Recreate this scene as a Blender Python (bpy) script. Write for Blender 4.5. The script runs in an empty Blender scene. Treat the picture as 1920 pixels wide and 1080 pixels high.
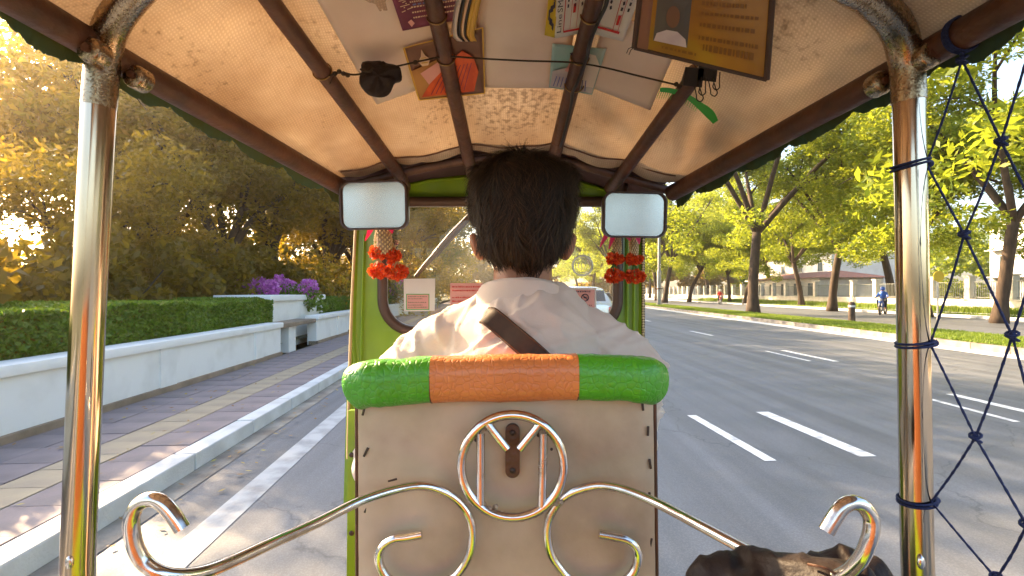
import bpy, bmesh, math, random
import numpy as np
from mathutils import Vector, Matrix, noise

# ------------------------------------------------------------------ camera, sky, sun, exposure
SC = bpy.context.scene
COL = SC.collection
H = 1.35                      # eye height over the road
F = 950.0                     # focal length in photo pixels
cam = bpy.data.cameras.new('camera')
cam.sensor_width = 36.0
cam.lens = 36.0 * F / 1920.0
cam.shift_y = 8.0 / 1920.0
cam.clip_start = 0.02
cam.clip_end = 1500
cam_o = bpy.data.objects.new('camera', cam)
COL.objects.link(cam_o)
cam_o.location = (0, 0, H)
cam_o.rotation_euler = (math.pi / 2, 0, 0)
SC.camera = cam_o

SUN_AZ, SUN_EL = math.radians(-51), math.radians(25)
world = bpy.data.worlds.new('World')
SC.world = world
world.use_nodes = True
wn = world.node_tree
sky = wn.nodes.new('ShaderNodeTexSky')
sky.sky_type = 'NISHITA'
sky.sun_disc = False
sky.sun_elevation = SUN_EL
sky.sun_rotation = SUN_AZ
sky.air_density = 1.0
sky.dust_density = 3.5
sky.ozone_density = 1.0
wn.links.new(sky.outputs[0], wn.nodes['Background'].inputs[0])
wn.nodes['Background'].inputs[1].default_value = 0.15
sun = bpy.data.lights.new('sun', 'SUN')
sun.energy = 5.0
sun.angle = math.radians(0.6)
sun.color = (1.0, 0.72, 0.42)
sun_o = bpy.data.objects.new('sun', sun)
COL.objects.link(sun_o)
sd = Vector((math.sin(SUN_AZ) * math.cos(SUN_EL), math.cos(SUN_AZ) * math.cos(SUN_EL), math.sin(SUN_EL)))
sun_o.rotation_euler = sd.to_track_quat('Z', 'Y').to_euler()
SC.view_settings.view_transform = 'Standard'
SC.view_settings.look = 'None'
SC.view_settings.gamma = 1.0
SC.view_settings.use_curve_mapping = False
SC.view_settings.exposure = 2.3
SC.render.engine = 'CYCLES'
SC.cycles.max_bounces = 10
SC.cycles.diffuse_bounces = 5
SC.cycles.transparent_max_bounces = 24
SC.cycles.sample_clamp_indirect = 8
SC.cycles.caustics_reflective = False
SC.cycles.caustics_refractive = False

rnd = random.Random(7)

# ------------------------------------------------------------------ helpers
def P(px, py, d):
    """the world point seen at photo pixel (px, py) at distance d ahead of the eye"""
    return Vector(((px - 960) / F * d, d, H + (548 - py) / F * d))

YAW = math.atan((895 - 960) / F)
FW = Vector((math.sin(YAW), math.cos(YAW), 0))
RT = Vector((math.cos(YAW), -math.sin(YAW), 0))
def R(s, l, z=0.0):
    """road coordinates: s metres to the right of the eye, l metres along the road"""
    v = RT * s + FW * l
    return Vector((v.x, v.y, z))

def gp(px, py, z=0.0):
    d = (H - z) * F / (py - 548)
    return Vector(((px - 960) / F * d, d, z))

def mat(name, base, rough=0.6, metal=0.0, base2=None, nscale=8.0, ndet=6.0, bump=0.0, bscale=40.0, transl=None,
        spec=0.5, coat=0.0, contrast=(0.35, 0.65), rough2=None, sheen=0.0, stretch=None, back=None, islands=None, alpha=None):
    m = bpy.data.materials.new(name)
    m.use_nodes = True
    nt = m.node_tree
    N, L = nt.nodes, nt.links
    b = N['Principled BSDF']
    b.inputs['Base Color'].default_value = (*base, 1)
    b.inputs['Roughness'].default_value = rough
    b.inputs['Metallic'].default_value = metal
    b.inputs['Specular IOR Level'].default_value = spec
    b.inputs['Coat Weight'].default_value = coat
    b.inputs['Sheen Weight'].default_value = sheen
    tc = N.new('ShaderNodeTexCoord')
    mp = N.new('ShaderNodeMapping')
    L.new(tc.outputs['Object'], mp.inputs[0])
    if stretch: mp.inputs['Scale'].default_value = stretch
    col = None
    if base2 is not None:
        nz = N.new('ShaderNodeTexNoise'); nz.inputs['Scale'].default_value = nscale; nz.inputs['Detail'].default_value = ndet
        L.new(mp.outputs[0], nz.inputs['Vector'])
        cr = N.new('ShaderNodeValToRGB')
        cr.color_ramp.elements[0].position = contrast[0]; cr.color_ramp.elements[0].color = (*base, 1)
        cr.color_ramp.elements[1].position = contrast[1]; cr.color_ramp.elements[1].color = (*base2, 1)
        L.new(nz.outputs['Fac'], cr.inputs[0])
        col = cr.outputs[0]
        if rough2 is not None:
            mr = N.new('ShaderNodeMapRange'); mr.inputs[1].default_value = contrast[0]; mr.inputs[2].default_value = contrast[1]
            mr.inputs[3].default_value = rough; mr.inputs[4].default_value = rough2
            L.new(nz.outputs['Fac'], mr.inputs[0]); L.new(mr.outputs[0], b.inputs['Roughness'])
    if islands:
        g = N.new('ShaderNodeNewGeometry')
        cr2 = N.new('ShaderNodeValToRGB')
        els = cr2.color_ramp.elements
        els[0].color = (*islands[0], 1); els[1].color = (*islands[-1], 1)
        for i, c in enumerate(islands[1:-1]):
            e = els.new((i + 1) / (len(islands) - 1)); e.color = (*c, 1)
        L.new(g.outputs['Random Per Island'], cr2.inputs[0])
        if col is not None:
            mx = N.new('ShaderNodeMixRGB'); mx.blend_type = 'MULTIPLY'; mx.inputs[0].default_value = 0.6
            L.new(cr2.outputs[0], mx.inputs[1]); L.new(col, mx.inputs[2]); col = mx.outputs[0]
        else: col = cr2.outputs[0]
    if back is not None:
        g = N.new('ShaderNodeNewGeometry')
        mx = N.new('ShaderNodeMixRGB'); L.new(g.outputs['Backfacing'], mx.inputs[0])
        if col is not None: L.new(col, mx.inputs[1])
        else: mx.inputs[1].default_value = (*base, 1)
        mx.inputs[2].default_value = (*back, 1); col = mx.outputs[0]
    if col is not None: L.new(col, b.inputs['Base Color'])
    if bump:
        n2 = N.new('ShaderNodeTexNoise'); n2.inputs['Scale'].default_value = bscale; n2.inputs['Detail'].default_value = 5
        L.new(mp.outputs[0], n2.inputs['Vector'])
        bp = N.new('ShaderNodeBump'); bp.inputs['Strength'].default_value = bump; bp.inputs['Distance'].default_value = 0.01
        L.new(n2.outputs['Fac'], bp.inputs['Height']); L.new(bp.outputs[0], b.inputs['Normal'])
    if transl is not None:
        w, tcx = transl
        t = N.new('ShaderNodeBsdfTranslucent'); t.inputs[0].default_value = (*tcx, 1)
        if islands:
            mx = N.new('ShaderNodeMixRGB'); mx.inputs[0].default_value = .5; L.new(col, mx.inputs[1]); mx.inputs[2].default_value = (*tcx, 1)
            L.new(mx.outputs[0], t.inputs[0])
        ms = N.new('ShaderNodeMixShader'); ms.inputs[0].default_value = w
        L.new(b.outputs[0], ms.inputs[1]); L.new(t.outputs[0], ms.inputs[2])
        L.new(ms.outputs[0], N['Material Output'].inputs[0])
    return m

def mesh_from(name, V, Fc, m=None, smooth=False):
    me = bpy.data.meshes.new(name)
    if isinstance(V, np.ndarray) and isinstance(Fc, np.ndarray):
        n, k = Fc.shape
        me.vertices.add(len(V)); me.vertices.foreach_set('co', V.astype(np.float32).ravel())
        me.loops.add(n * k); me.loops.foreach_set('vertex_index', Fc.astype(np.int32).ravel())
        me.polygons.add(n); me.polygons.foreach_set('loop_start', np.arange(0, n * k, k, dtype=np.int32))
        me.polygons.foreach_set('loop_total', np.full(n, k, dtype=np.int32))
        me.update(calc_edges=True)
    else:
        me.from_pydata([tuple(v) for v in V], [], Fc); me.update()
    if smooth: me.polygons.foreach_set('use_smooth', [True] * len(me.polygons))
    if m: me.materials.append(m)
    return me

def link(name, me, parent=None):
    o = bpy.data.objects.new(name, me)
    COL.objects.link(o)
    if parent is not None:
        o.parent = parent
        if parent.parent is None: o.matrix_parent_inverse = Matrix.Translation(-parent.location)
    return o

def tag(o, label, cat, group=None):
    o['label'] = label; o['category'] = cat
    if group: o['group'] = group
    return o
def setting(o, kind='structure', label=None):
    o['kind'] = kind
    if label: o['label'] = label
    return o
def thing(name, label, cat, loc=(0, 0, 0), group=None):
    o = bpy.data.objects.new(name, None); COL.objects.link(o); o.location = loc; o.empty_display_size = .1
    return tag(o, label, cat, group)

class MB:
    """collects shapes into one mesh"""
    def __init__(s): s.V = []; s.F = []
    def add(s, V, Fc):
        k = len(s.V); s.V += [Vector(v) for v in V]; s.F += [tuple(i + k for i in f) for f in Fc]; return s
    def box(s, c, sz, rot=None, bev=0.0):
        bm = bmesh.new(); bmesh.ops.create_cube(bm, size=1)
        for v in bm.verts: v.co = Vector((v.co.x * sz[0], v.co.y * sz[1], v.co.z * sz[2]))
        if bev: bmesh.ops.bevel(bm, geom=bm.edges[:], offset=bev, segments=2, affect='EDGES', profile=.6)
        V = [(rot @ v.co if rot is not None else v.co.copy()) + Vector(c) for v in bm.verts]
        Fc = [[v.index for v in f.verts] for f in bm.faces]
        bm.free(); return s.add(V, Fc)
    def tube(s, path, r, seg=10, caps=True, closed=False):
        pts = [Vector(p) for p in path]; n = len(pts)
        rr = r if isinstance(r, (list, tuple)) else [r] * n
        V, Fc = [], []
        t0 = (pts[1] - pts[0]).normalized()
        up = Vector((0, 0, 1)) if abs(t0.z) < .9 else Vector((1, 0, 0))
        nrm = (up - t0 * up.dot(t0)).normalized()
        for i in range(n):
            a = pts[(i - 1) % n] if (closed or i > 0) else pts[i]
            b = pts[(i + 1) % n] if (closed or i < n - 1) else pts[i]
            t = (b - a).normalized()
            nrm = (nrm - t * nrm.dot(t)).normalized()
            bn = t.cross(nrm)
            for k in range(seg):
                an = 2 * math.pi * k / seg
                V.append(pts[i] + (nrm * math.cos(an) + bn * math.sin(an)) * rr[i])
        m = n if closed else n - 1
        for i in range(m):
            for k in range(seg):
                j = (i + 1) % n
                Fc.append((i * seg + k, i * seg + (k + 1) % seg, j * seg + (k + 1) % seg, j * seg + k))
        if caps and not closed:
            Fc.append(tuple(reversed(range(seg)))); Fc.append(tuple(range((n - 1) * seg, n * seg)))
        return s.add(V, Fc)
    def ball(s, c, r, rot=None, seg=16, rings=10):
        r = r if hasattr(r, '__len__') else (r, r, r)
        V, Fc = [], []
        for i in range(rings + 1):
            th = math.pi * i / rings
            for k in range(seg):
                a = 2 * math.pi * k / seg
                v = Vector((r[0] * math.sin(th) * math.cos(a), r[1] * math.sin(th) * math.sin(a), r[2] * math.cos(th)))
                V.append((rot @ v if rot is not None else v) + Vector(c))
        for i in range(rings):
            for k in range(seg):
                Fc.append((i * seg + k, (i + 1) * seg + k, (i + 1) * seg + (k + 1) % seg, i * seg + (k + 1) % seg))
        return s.add(V, Fc)
    def prism(s, poly, z0, z1):
        n = len(poly)
        V = [(x, y, z0) for x, y in poly] + [(x, y, z1) for x, y in poly]
        return s.add(V, [tuple(reversed(range(n))), tuple(range(n, 2 * n))] + [(i, (i + 1) % n, n + (i + 1) % n, n + i) for i in range(n)])
    def obj(s, name, m, parent=None, smooth=True, angle=40):
        me = mesh_from(name, s.V, s.F, m, smooth)
        if smooth and angle:
            try: me.set_sharp_from_angle(angle=math.radians(angle))
            except Exception: pass
        return link(name, me, parent)

def spline(pts, n=8, closed=False):
    pts = [Vector(p) for p in pts]; N = len(pts); out = []
    for i in range(N if closed else N - 1):
        p0 = pts[(i - 1) % N] if (closed or i > 0) else pts[i] * 2 - pts[i + 1]
        p1, p2 = pts[i], pts[(i + 1) % N]
        p3 = pts[(i + 2) % N] if (closed or i < N - 2) else p2 * 2 - p1
        for k in range(n):
            t = k / n
            out.append(.5 * ((2 * p1) + (p2 - p0) * t + (2 * p0 - 5 * p1 + 4 * p2 - p3) * t * t + (3 * p1 - p0 - 3 * p2 + p3) * t ** 3))
    if not closed: out.append(pts[-1])
    return out

def text_mesh(body, size=1.0, extrude=0.0):
    cu = bpy.data.curves.new('lettering', 'FONT'); cu.body = body; cu.size = size; cu.extrude = extrude
    cu.resolution_u = 3; cu.align_x = 'CENTER'; cu.align_y = 'CENTER'
    o = bpy.data.objects.new('lettering', cu); COL.objects.link(o)
    dg = bpy.context.evaluated_depsgraph_get(); dg.update()
    me = bpy.data.meshes.new_from_object(o.evaluated_get(dg))
    bpy.data.objects.remove(o)
    V = [v.co.copy() for v in me.vertices]; Fc = [tuple(p.vertices) for p in me.polygons]
    bpy.data.meshes.remove(me)
    return V, Fc

def fuse(mb, voxel, smooth_it=8, factor=.6, disp=None):
    """one continuous surface out of overlapping shapes"""
    me = mesh_from('fused', mb.V, mb.F)
    o = bpy.data.objects.new('fused', me); COL.objects.link(o)
    r = o.modifiers.new('r', 'REMESH'); r.mode = 'VOXEL'; r.voxel_size = voxel
    sm = o.modifiers.new('s', 'SMOOTH'); sm.factor = factor; sm.iterations = smooth_it
    dg = bpy.context.evaluated_depsgraph_get(); dg.update()
    out = bpy.data.meshes.new_from_object(o.evaluated_get(dg))
    bpy.data.objects.remove(o)
    if disp:
        n = len(out.vertices); co = np.empty(n * 3, np.float32); no = np.empty(n * 3, np.float32)
        out.vertices.foreach_get('co', co); out.vertices.foreach_get('normal', no)
        co = co.reshape(-1, 3); no = no.reshape(-1, 3)
        res = np.array([tuple(disp(Vector(co[i]), Vector(no[i]))) for i in range(n)], np.float32)
        out.vertices.foreach_set('co', res.ravel()); out.update()
    out.polygons.foreach_set('use_smooth', [True] * len(out.polygons))
    return out

# ------------------------------------------------------------------ materials
def asphalt_mat():
    m = mat('asphalt', (.098, .106, .118), .52, base2=(.14, .146, .156), nscale=1.6, ndet=9, bump=.35, bscale=220, contrast=(.3, .7), rough2=.75)
    nt = m.node_tree; N, L = nt.nodes, nt.links
    b = N['Principled BSDF']; old = b.inputs['Base Color'].links[0].from_socket
    tc = N.new('ShaderNodeTexCoord'); mp = N.new('ShaderNodeMapping'); mp.inputs['Scale'].default_value = (3.5, .06, 1); mp.inputs['Rotation'].default_value = (0, 0, YAW)
    L.new(tc.outputs['Object'], mp.inputs[0])
    nz = N.new('ShaderNodeTexNoise'); nz.inputs['Scale'].default_value = 1; nz.inputs['Detail'].default_value = 6; L.new(mp.outputs[0], nz.inputs['Vector'])
    mr = N.new('ShaderNodeMapRange'); mr.inputs[1].default_value = .3; mr.inputs[2].default_value = .7; mr.inputs[3].default_value = .72; mr.inputs[4].default_value = 1.3
    L.new(nz.outputs['Fac'], mr.inputs[0])
    mx = N.new('ShaderNodeMixRGB'); mx.blend_type = 'MULTIPLY'; mx.inputs[0].default_value = 1
    L.new(old, mx.inputs[1]); L.new(mr.outputs[0], mx.inputs[2]); 
    vo = N.new('ShaderNodeTexVoronoi'); vo.inputs['Scale'].default_value = 90; L.new(tc.outputs['Object'], vo.inputs['Vector'])
    mr2 = N.new('ShaderNodeMapRange'); mr2.inputs[1].default_value = 0; mr2.inputs[2].default_value = .6; mr2.inputs[3].default_value = 1.35; mr2.inputs[4].default_value = .8
    L.new(vo.outputs['Distance'], mr2.inputs[0])
    mx2 = N.new('ShaderNodeMixRGB'); mx2.blend_type = 'MULTIPLY'; mx2.inputs[0].default_value = .7
    L.new(mx.outputs[0], mx2.inputs[1]); L.new(mr2.outputs[0], mx2.inputs[2])
    vc = N.new('ShaderNodeTexVoronoi'); vc.feature = 'DISTANCE_TO_EDGE'; vc.inputs['Scale'].default_value = .33
    nw = N.new('ShaderNodeTexNoise'); nw.inputs['Scale'].default_value = 1.4; nw.inputs['Detail'].default_value = 6; L.new(tc.outputs['Object'], nw.inputs['Vector'])
    av = N.new('ShaderNodeVectorMath'); av.operation = 'ADD'; L.new(tc.outputs['Object'], av.inputs[0]); L.new(nw.outputs['Color'], av.inputs[1]); L.new(av.outputs[0], vc.inputs['Vector'])
    mc = N.new('ShaderNodeMapRange'); mc.inputs[1].default_value = .0; mc.inputs[2].default_value = .004; mc.inputs[3].default_value = .55; mc.inputs[4].default_value = 1; L.new(vc.outputs['Distance'], mc.inputs[0])
    m4 = N.new('ShaderNodeMixRGB'); m4.blend_type = 'MULTIPLY'; m4.inputs[0].default_value = .8; L.new(mx2.outputs[0], m4.inputs[1]); L.new(mc.outputs[0], m4.inputs[2])
    L.new(m4.outputs[0], b.inputs['Base Color'])
    return m
M = {}
M['asphalt'] = asphalt_mat()
M['paint'] = mat('road_paint', (.72, .72, .70), .6, base2=(.35, .35, .35), nscale=9, ndet=10, contrast=(.48, .72), bump=.2)
M['kerb'] = mat('kerb_concrete', (.62, .62, .60), .75, base2=(.42, .41, .39), nscale=3, contrast=(.45, .8), bump=.3, bscale=60)
M['kerb_dark'] = mat('weathered_kerb', (.30, .27, .22), .8, base2=(.16, .13, .1), nscale=3, bump=.4)
M['paver'] = mat('mauve_paver', (.25, .20, .195), .75, base2=(.17, .14, .14), nscale=2.2, bump=.25, bscale=70)
M['paver_yellow'] = mat('yellow_tactile_paver', (.38, .30, .19), .7, base2=(.29, .23, .16), nscale=3, bump=.3)
M['grass'] = mat('grass_blades', (.10, .17, .02), .6, islands=[(.07, .13, .012), (.14, .22, .02), (.22, .27, .03)], transl=(.4, (.3, .4, .03)))
M['soil'] = mat('soil', (.07, .085, .03), .9, base2=(.05, .05, .03), nscale=2)
M['whitewash'] = mat('white_render', (.78, .77, .73), .7, base2=(.62, .60, .55), nscale=2.5, contrast=(.5, .85), bump=.2, bscale=25)
M['plinth'] = mat('brown_plinth', (.30, .22, .15), .8, base2=(.2, .15, .1), nscale=4)
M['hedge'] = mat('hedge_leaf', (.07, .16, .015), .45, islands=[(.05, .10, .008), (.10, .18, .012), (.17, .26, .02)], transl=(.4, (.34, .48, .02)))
M['leaf_dark'] = mat('leaf_dark', (.05, .09, .012), .45, islands=[(.04, .052, .006), (.10, .092, .009), (.20, .145, .011)], transl=(.55, (.70, .43, .025)))  # golden glow of backlit foliage mixed into the leaf colours
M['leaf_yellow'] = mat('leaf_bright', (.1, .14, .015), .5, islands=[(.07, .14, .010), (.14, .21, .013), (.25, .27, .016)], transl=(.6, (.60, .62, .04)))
M['leaf_amber_lit'] = mat('leaf_amber_lit', (.2, .15, .015), .5, islands=[(.12, .14, .012), (.24, .2, .015), (.3, .17, .015)], transl=(.55, (.75, .5, .03)))  # orange sunlight on the left trees put into the leaf colours
M['bark'] = mat('bark', (.085, .055, .035), .9, base2=(.04, .026, .018), nscale=9, bump=.9, bscale=14, stretch=(1, 1, .25))
M['blossom'] = mat('magenta_blossom', (.55, .06, .5), .5, islands=[(.45, .07, .40), (.65, .16, .60), (.72, .34, .6)], transl=(.4, (.75, .3, .7)))
M['chrome'] = mat('polished_steel', (.60, .49, .37), .12, 1.0, base2=(.42, .31, .20), nscale=14, rough2=.24, bump=.03, bscale=9, stretch=(1, 1, .12), contrast=(.45, .75))  # brown-gold of the posts' reflections is put into the steel colour
M['chrome_worn'] = mat('pitted_steel', (.36, .28, .19), .24, 1.0, base2=(.10, .055, .025), nscale=240, rough2=.5, bump=.1, bscale=260, contrast=(.52, .74))
M['bar'] = mat('bar_steel', (.76, .73, .70), .15, 1.0, base2=(.50, .43, .37), nscale=40, rough2=.32, contrast=(.5, .75))
M['weld'] = mat('weld_bead', (.52, .44, .34), .5, .8, base2=(.3, .22, .15), nscale=200, bump=.6, bscale=300)
M['rust'] = mat('rusty_brown_paint', (.115, .042, .017), .5, base2=(.055, .022, .011), nscale=22, bump=.25, bscale=90, contrast=(.35, .7))
M['canvas_in'] = None
M['green'] = mat('green_paint', (.20, .33, .015), .28, base2=(.14, .25, .012), nscale=7, coat=.35, contrast=(.4, .8))
M['gasket'] = mat('brown_rubber', (.075, .035, .018), .5, base2=(.05, .025, .014), nscale=10)
M['darkband'] = mat('dark_header_cloth', (.11, .055, .06), .85, base2=(.08, .045, .045), nscale=12)
M['black'] = mat('black_plastic', (.015, .012, .011), .45)
M['mirror_case'] = mat('mirror_case', (.05, .02, .012), .35, base2=(.035, .016, .012), nscale=20)
M['board'] = mat('cream_board', (.60, .45, .31), .55, base2=(.27, .18, .11), nscale=6, ndet=10, contrast=(.40, .80), bump=.25, bscale=14)
M['orange_edge'] = mat('orange_piping', (.50, .11, .02), .45)
M['staple'] = mat('dark_staple', (.04, .022, .014), .5)
M['shirt'] = mat('shirt_cotton', (.74, .63, .55), .85, base2=(.67, .56, .48), nscale=6, sheen=.2, bump=.15, bscale=500, transl=(.12, (.8, .5, .35)))
M['strap'] = mat('strap_webbing', (.05, .025, .013), .75, base2=(.035, .018, .01), nscale=80, bump=.1, bscale=900)
M['skin'] = mat('skin', (.34, .15, .075), .5, base2=(.30, .12, .06), nscale=12, bump=.1, bscale=120)
M['skin'].node_tree.nodes['Principled BSDF'].inputs['Subsurface Weight'].default_value = .25
M['skin'].node_tree.nodes['Principled BSDF'].inputs['Subsurface Radius'].default_value = (.012, .005, .003)
M['hair'] = mat('black_hair', (.014, .009, .006), .6, spec=.3, islands=[(.008, .005, .003), (.022, .012, .006), (.055, .028, .012)])
M['trousers'] = mat('navy_trousers', (.03, .035, .05), .85)
M['rope_blue'] = mat('blue_rope', (.012, .028, .13), .7, base2=(.006, .012, .06), nscale=300, bump=.6, bscale=500)
M['cord'] = mat('brown_cord', (.05, .032, .018), .85, base2=(.03, .02, .01), nscale=300, bump=.6, bscale=500)
M['wire'] = mat('brass_wire', (.30, .18, .07), .35, .8)
M['bagcloth'] = mat('brown_nylon', (.022, .012, .008), .6, base2=(.014, .008, .006), nscale=30, bump=.25, bscale=90, spec=.3)
M['flower'] = mat('orange_flower', (.62, .06, .01), .5, islands=[(.55, .03, .006), (.72, .075, .012), (.8, .14, .02)], transl=(.3, (.9, .15, .02)))
M['jasmine'] = mat('woven_jasmine', (.62, .5, .28), .6, islands=[(.7, .58, .35), (.45, .3, .12)])
M['pink'] = mat('pink_ribbon', (.72, .05, .17), .4, transl=(.3, (.9, .1, .25)))
M['green_leafy'] = mat('green_sepal', (.05, .14, .02), .5)
M['paper'] = mat('white_paper', (.84, .76, .67), .8, base2=(.74, .65, .56), nscale=9, transl=(.3, (.8, .6, .42)))
M['paper_white'] = mat('clean_paper', (.80, .78, .74), .6, transl=(.3, (.8, .7, .6)))
M['redprint'] = mat('red_print', (.50, .02, .02), .6)
M['inkprint'] = mat('ink_print', (.03, .02, .035), .6)
M['maroon'] = mat('maroon_print', (.16, .02, .055), .55, base2=(.12, .015, .045), nscale=20)
M['printcream'] = mat('cream_print', (.62, .42, .27), .6)
M['printblue'] = mat('blue_print', (.12, .14, .33), .6)
M['yellowpaper'] = mat('yellow_paper', (.62, .42, .02), .6)
M['gold'] = mat('gold_print', (.52, .30, .04), .5)
M['browncard'] = mat('brown_card', (.12, .055, .04), .5, base2=(.2, .09, .05), nscale=14)
M['ochre'] = mat('ochre_card', (.42, .2, .05), .55, base2=(.32, .14, .035), nscale=16)
M['robe'] = mat('orange_robe_print', (.62, .09, .015), .5, base2=(.45, .05, .01), nscale=40, stretch=(1, .35, 1), contrast=(.4, .6))
M['tealprint'] = mat('teal_print', (.24, .42, .40), .55, base2=(.42, .46, .40), nscale=9)
M['lilacprint'] = mat('lilac_print', (.38, .32, .36), .55, base2=(.5, .45, .43), nscale=30)
M['pinkprint'] = mat('pink_print', (.62, .30, .26), .6)
M['placard'] = mat('amber_placard', (.30, .15, .008), .4, base2=(.16, .07, .006), nscale=14, coat=.3, contrast=(.35, .75))
M['placard_ink'] = mat('placard_ink', (.16, .07, .006), .5)
M['greyblue'] = mat('grey_print', (.06, .06, .055), .5)
M['flesh_print'] = mat('flesh_print', (.12, .06, .035), .5)
M['comb'] = mat('green_plastic', (.03, .33, .03), .35, coat=.2)
M['lamp_pole'] = mat('galvanised', (.42, .42, .40), .45, .6, base2=(.3, .3, .29), nscale=6)
M['fence_white'] = mat('cream_render', (.74, .68, .58), .7, base2=(.62, .56, .47), nscale=3)
M['fence_bar'] = mat('fence_bars', (.14, .15, .13), .5)
M['car_paint'] = mat('silver_paint', (.62, .64, .66), .25, .55, coat=.8)
M['car_glass'] = mat('dark_car_glass', (.04, .05, .055), .05, spec=.8)
M['tail_red'] = mat('tail_lamp', (.5, .02, .015), .2, coat=.6)
M['tyre'] = mat('tyre', (.02, .02, .02), .8)
M['red_paint'] = mat('red_paint', (.62, .03, .015), .3, coat=.6)
M['blue_paint'] = mat('blue_paint', (.03, .12, .48), .3, coat=.6)
M['seat_green'] = None
M['roof_tile'] = mat('terracotta_tiles', (.38, .15, .08), .7, base2=(.28, .11, .06), nscale=5)
M['facade'] = mat('pale_facade', (.72, .70, .66), .7, base2=(.64, .61, .56), nscale=1.5)
M['window'] = mat('window_glass', (.08, .11, .13), .08, spec=.8)
M['bench'] = mat('brown_vinyl', (.22, .085, .03), .4, base2=(.15, .05, .02), nscale=9)
M['floor_mat'] = mat('rubber_floor', (.05, .045, .04), .7, bump=.4, bscale=80)
M['dial'] = mat('silver_sticker', (.62, .62, .52), .3, .3)

def croc(name, c, c2, c3):
    """embossed crocodile vinyl"""
    m = mat(name, c, .42, base2=c2, nscale=9, coat=.25, contrast=(.4, .75))
    nt = m.node_tree; N, L = nt.nodes, nt.links; b = N['Principled BSDF']
    tc = N.new('ShaderNodeTexCoord'); mp = N.new('ShaderNodeMapping'); mp.inputs['Scale'].default_value = (110, 70, 95); L.new(tc.outputs['Object'], mp.inputs[0])
    nz = N.new('ShaderNodeTexNoise'); nz.inputs['Scale'].default_value = 30; L.new(tc.outputs['Object'], nz.inputs['Vector'])
    ad = N.new('ShaderNodeVectorMath'); ad.operation = 'ADD'; L.new(mp.outputs[0], ad.inputs[0]); L.new(nz.outputs['Color'], ad.inputs[1])
    vo = N.new('ShaderNodeTexVoronoi'); vo.feature = 'DISTANCE_TO_EDGE'; vo.inputs['Scale'].default_value = 1; vo.inputs['Randomness'].default_value = .75; L.new(ad.outputs[0], vo.inputs['Vector'])
    mr = N.new('ShaderNodeMapRange'); mr.inputs[2].default_value = .16; L.new(vo.outputs['Distance'], mr.inputs[0])
    bp = N.new('ShaderNodeBump'); bp.inputs['Strength'].default_value = .38; bp.inputs['Distance'].default_value = .002
    L.new(mr.outputs[0], bp.inputs['Height']); L.new(bp.outputs[0], b.inputs['Normal'])
    old = b.inputs['Base Color'].links[0].from_socket
    mr3 = N.new('ShaderNodeMapRange'); mr3.inputs[2].default_value = .07; mr3.inputs[3].default_value = .32; mr3.inputs[4].default_value = 0; L.new(vo.outputs['Distance'], mr3.inputs[0])
    mx = N.new('ShaderNodeMixRGB'); L.new(mr3.outputs[0], mx.inputs[0]); L.new(old, mx.inputs[1]); mx.inputs[2].default_value = (*c3, 1); L.new(mx.outputs[0], b.inputs['Base Color'])
    return m
M['croc_green'] = croc('green_crocodile_vinyl', (.075, .36, .012), (.05, .29, .01), (.04, .2, .008))
M['croc_orange'] = croc('orange_crocodile_vinyl', (.66, .21, .055), (.56, .16, .04), (.42, .10, .02))

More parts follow.
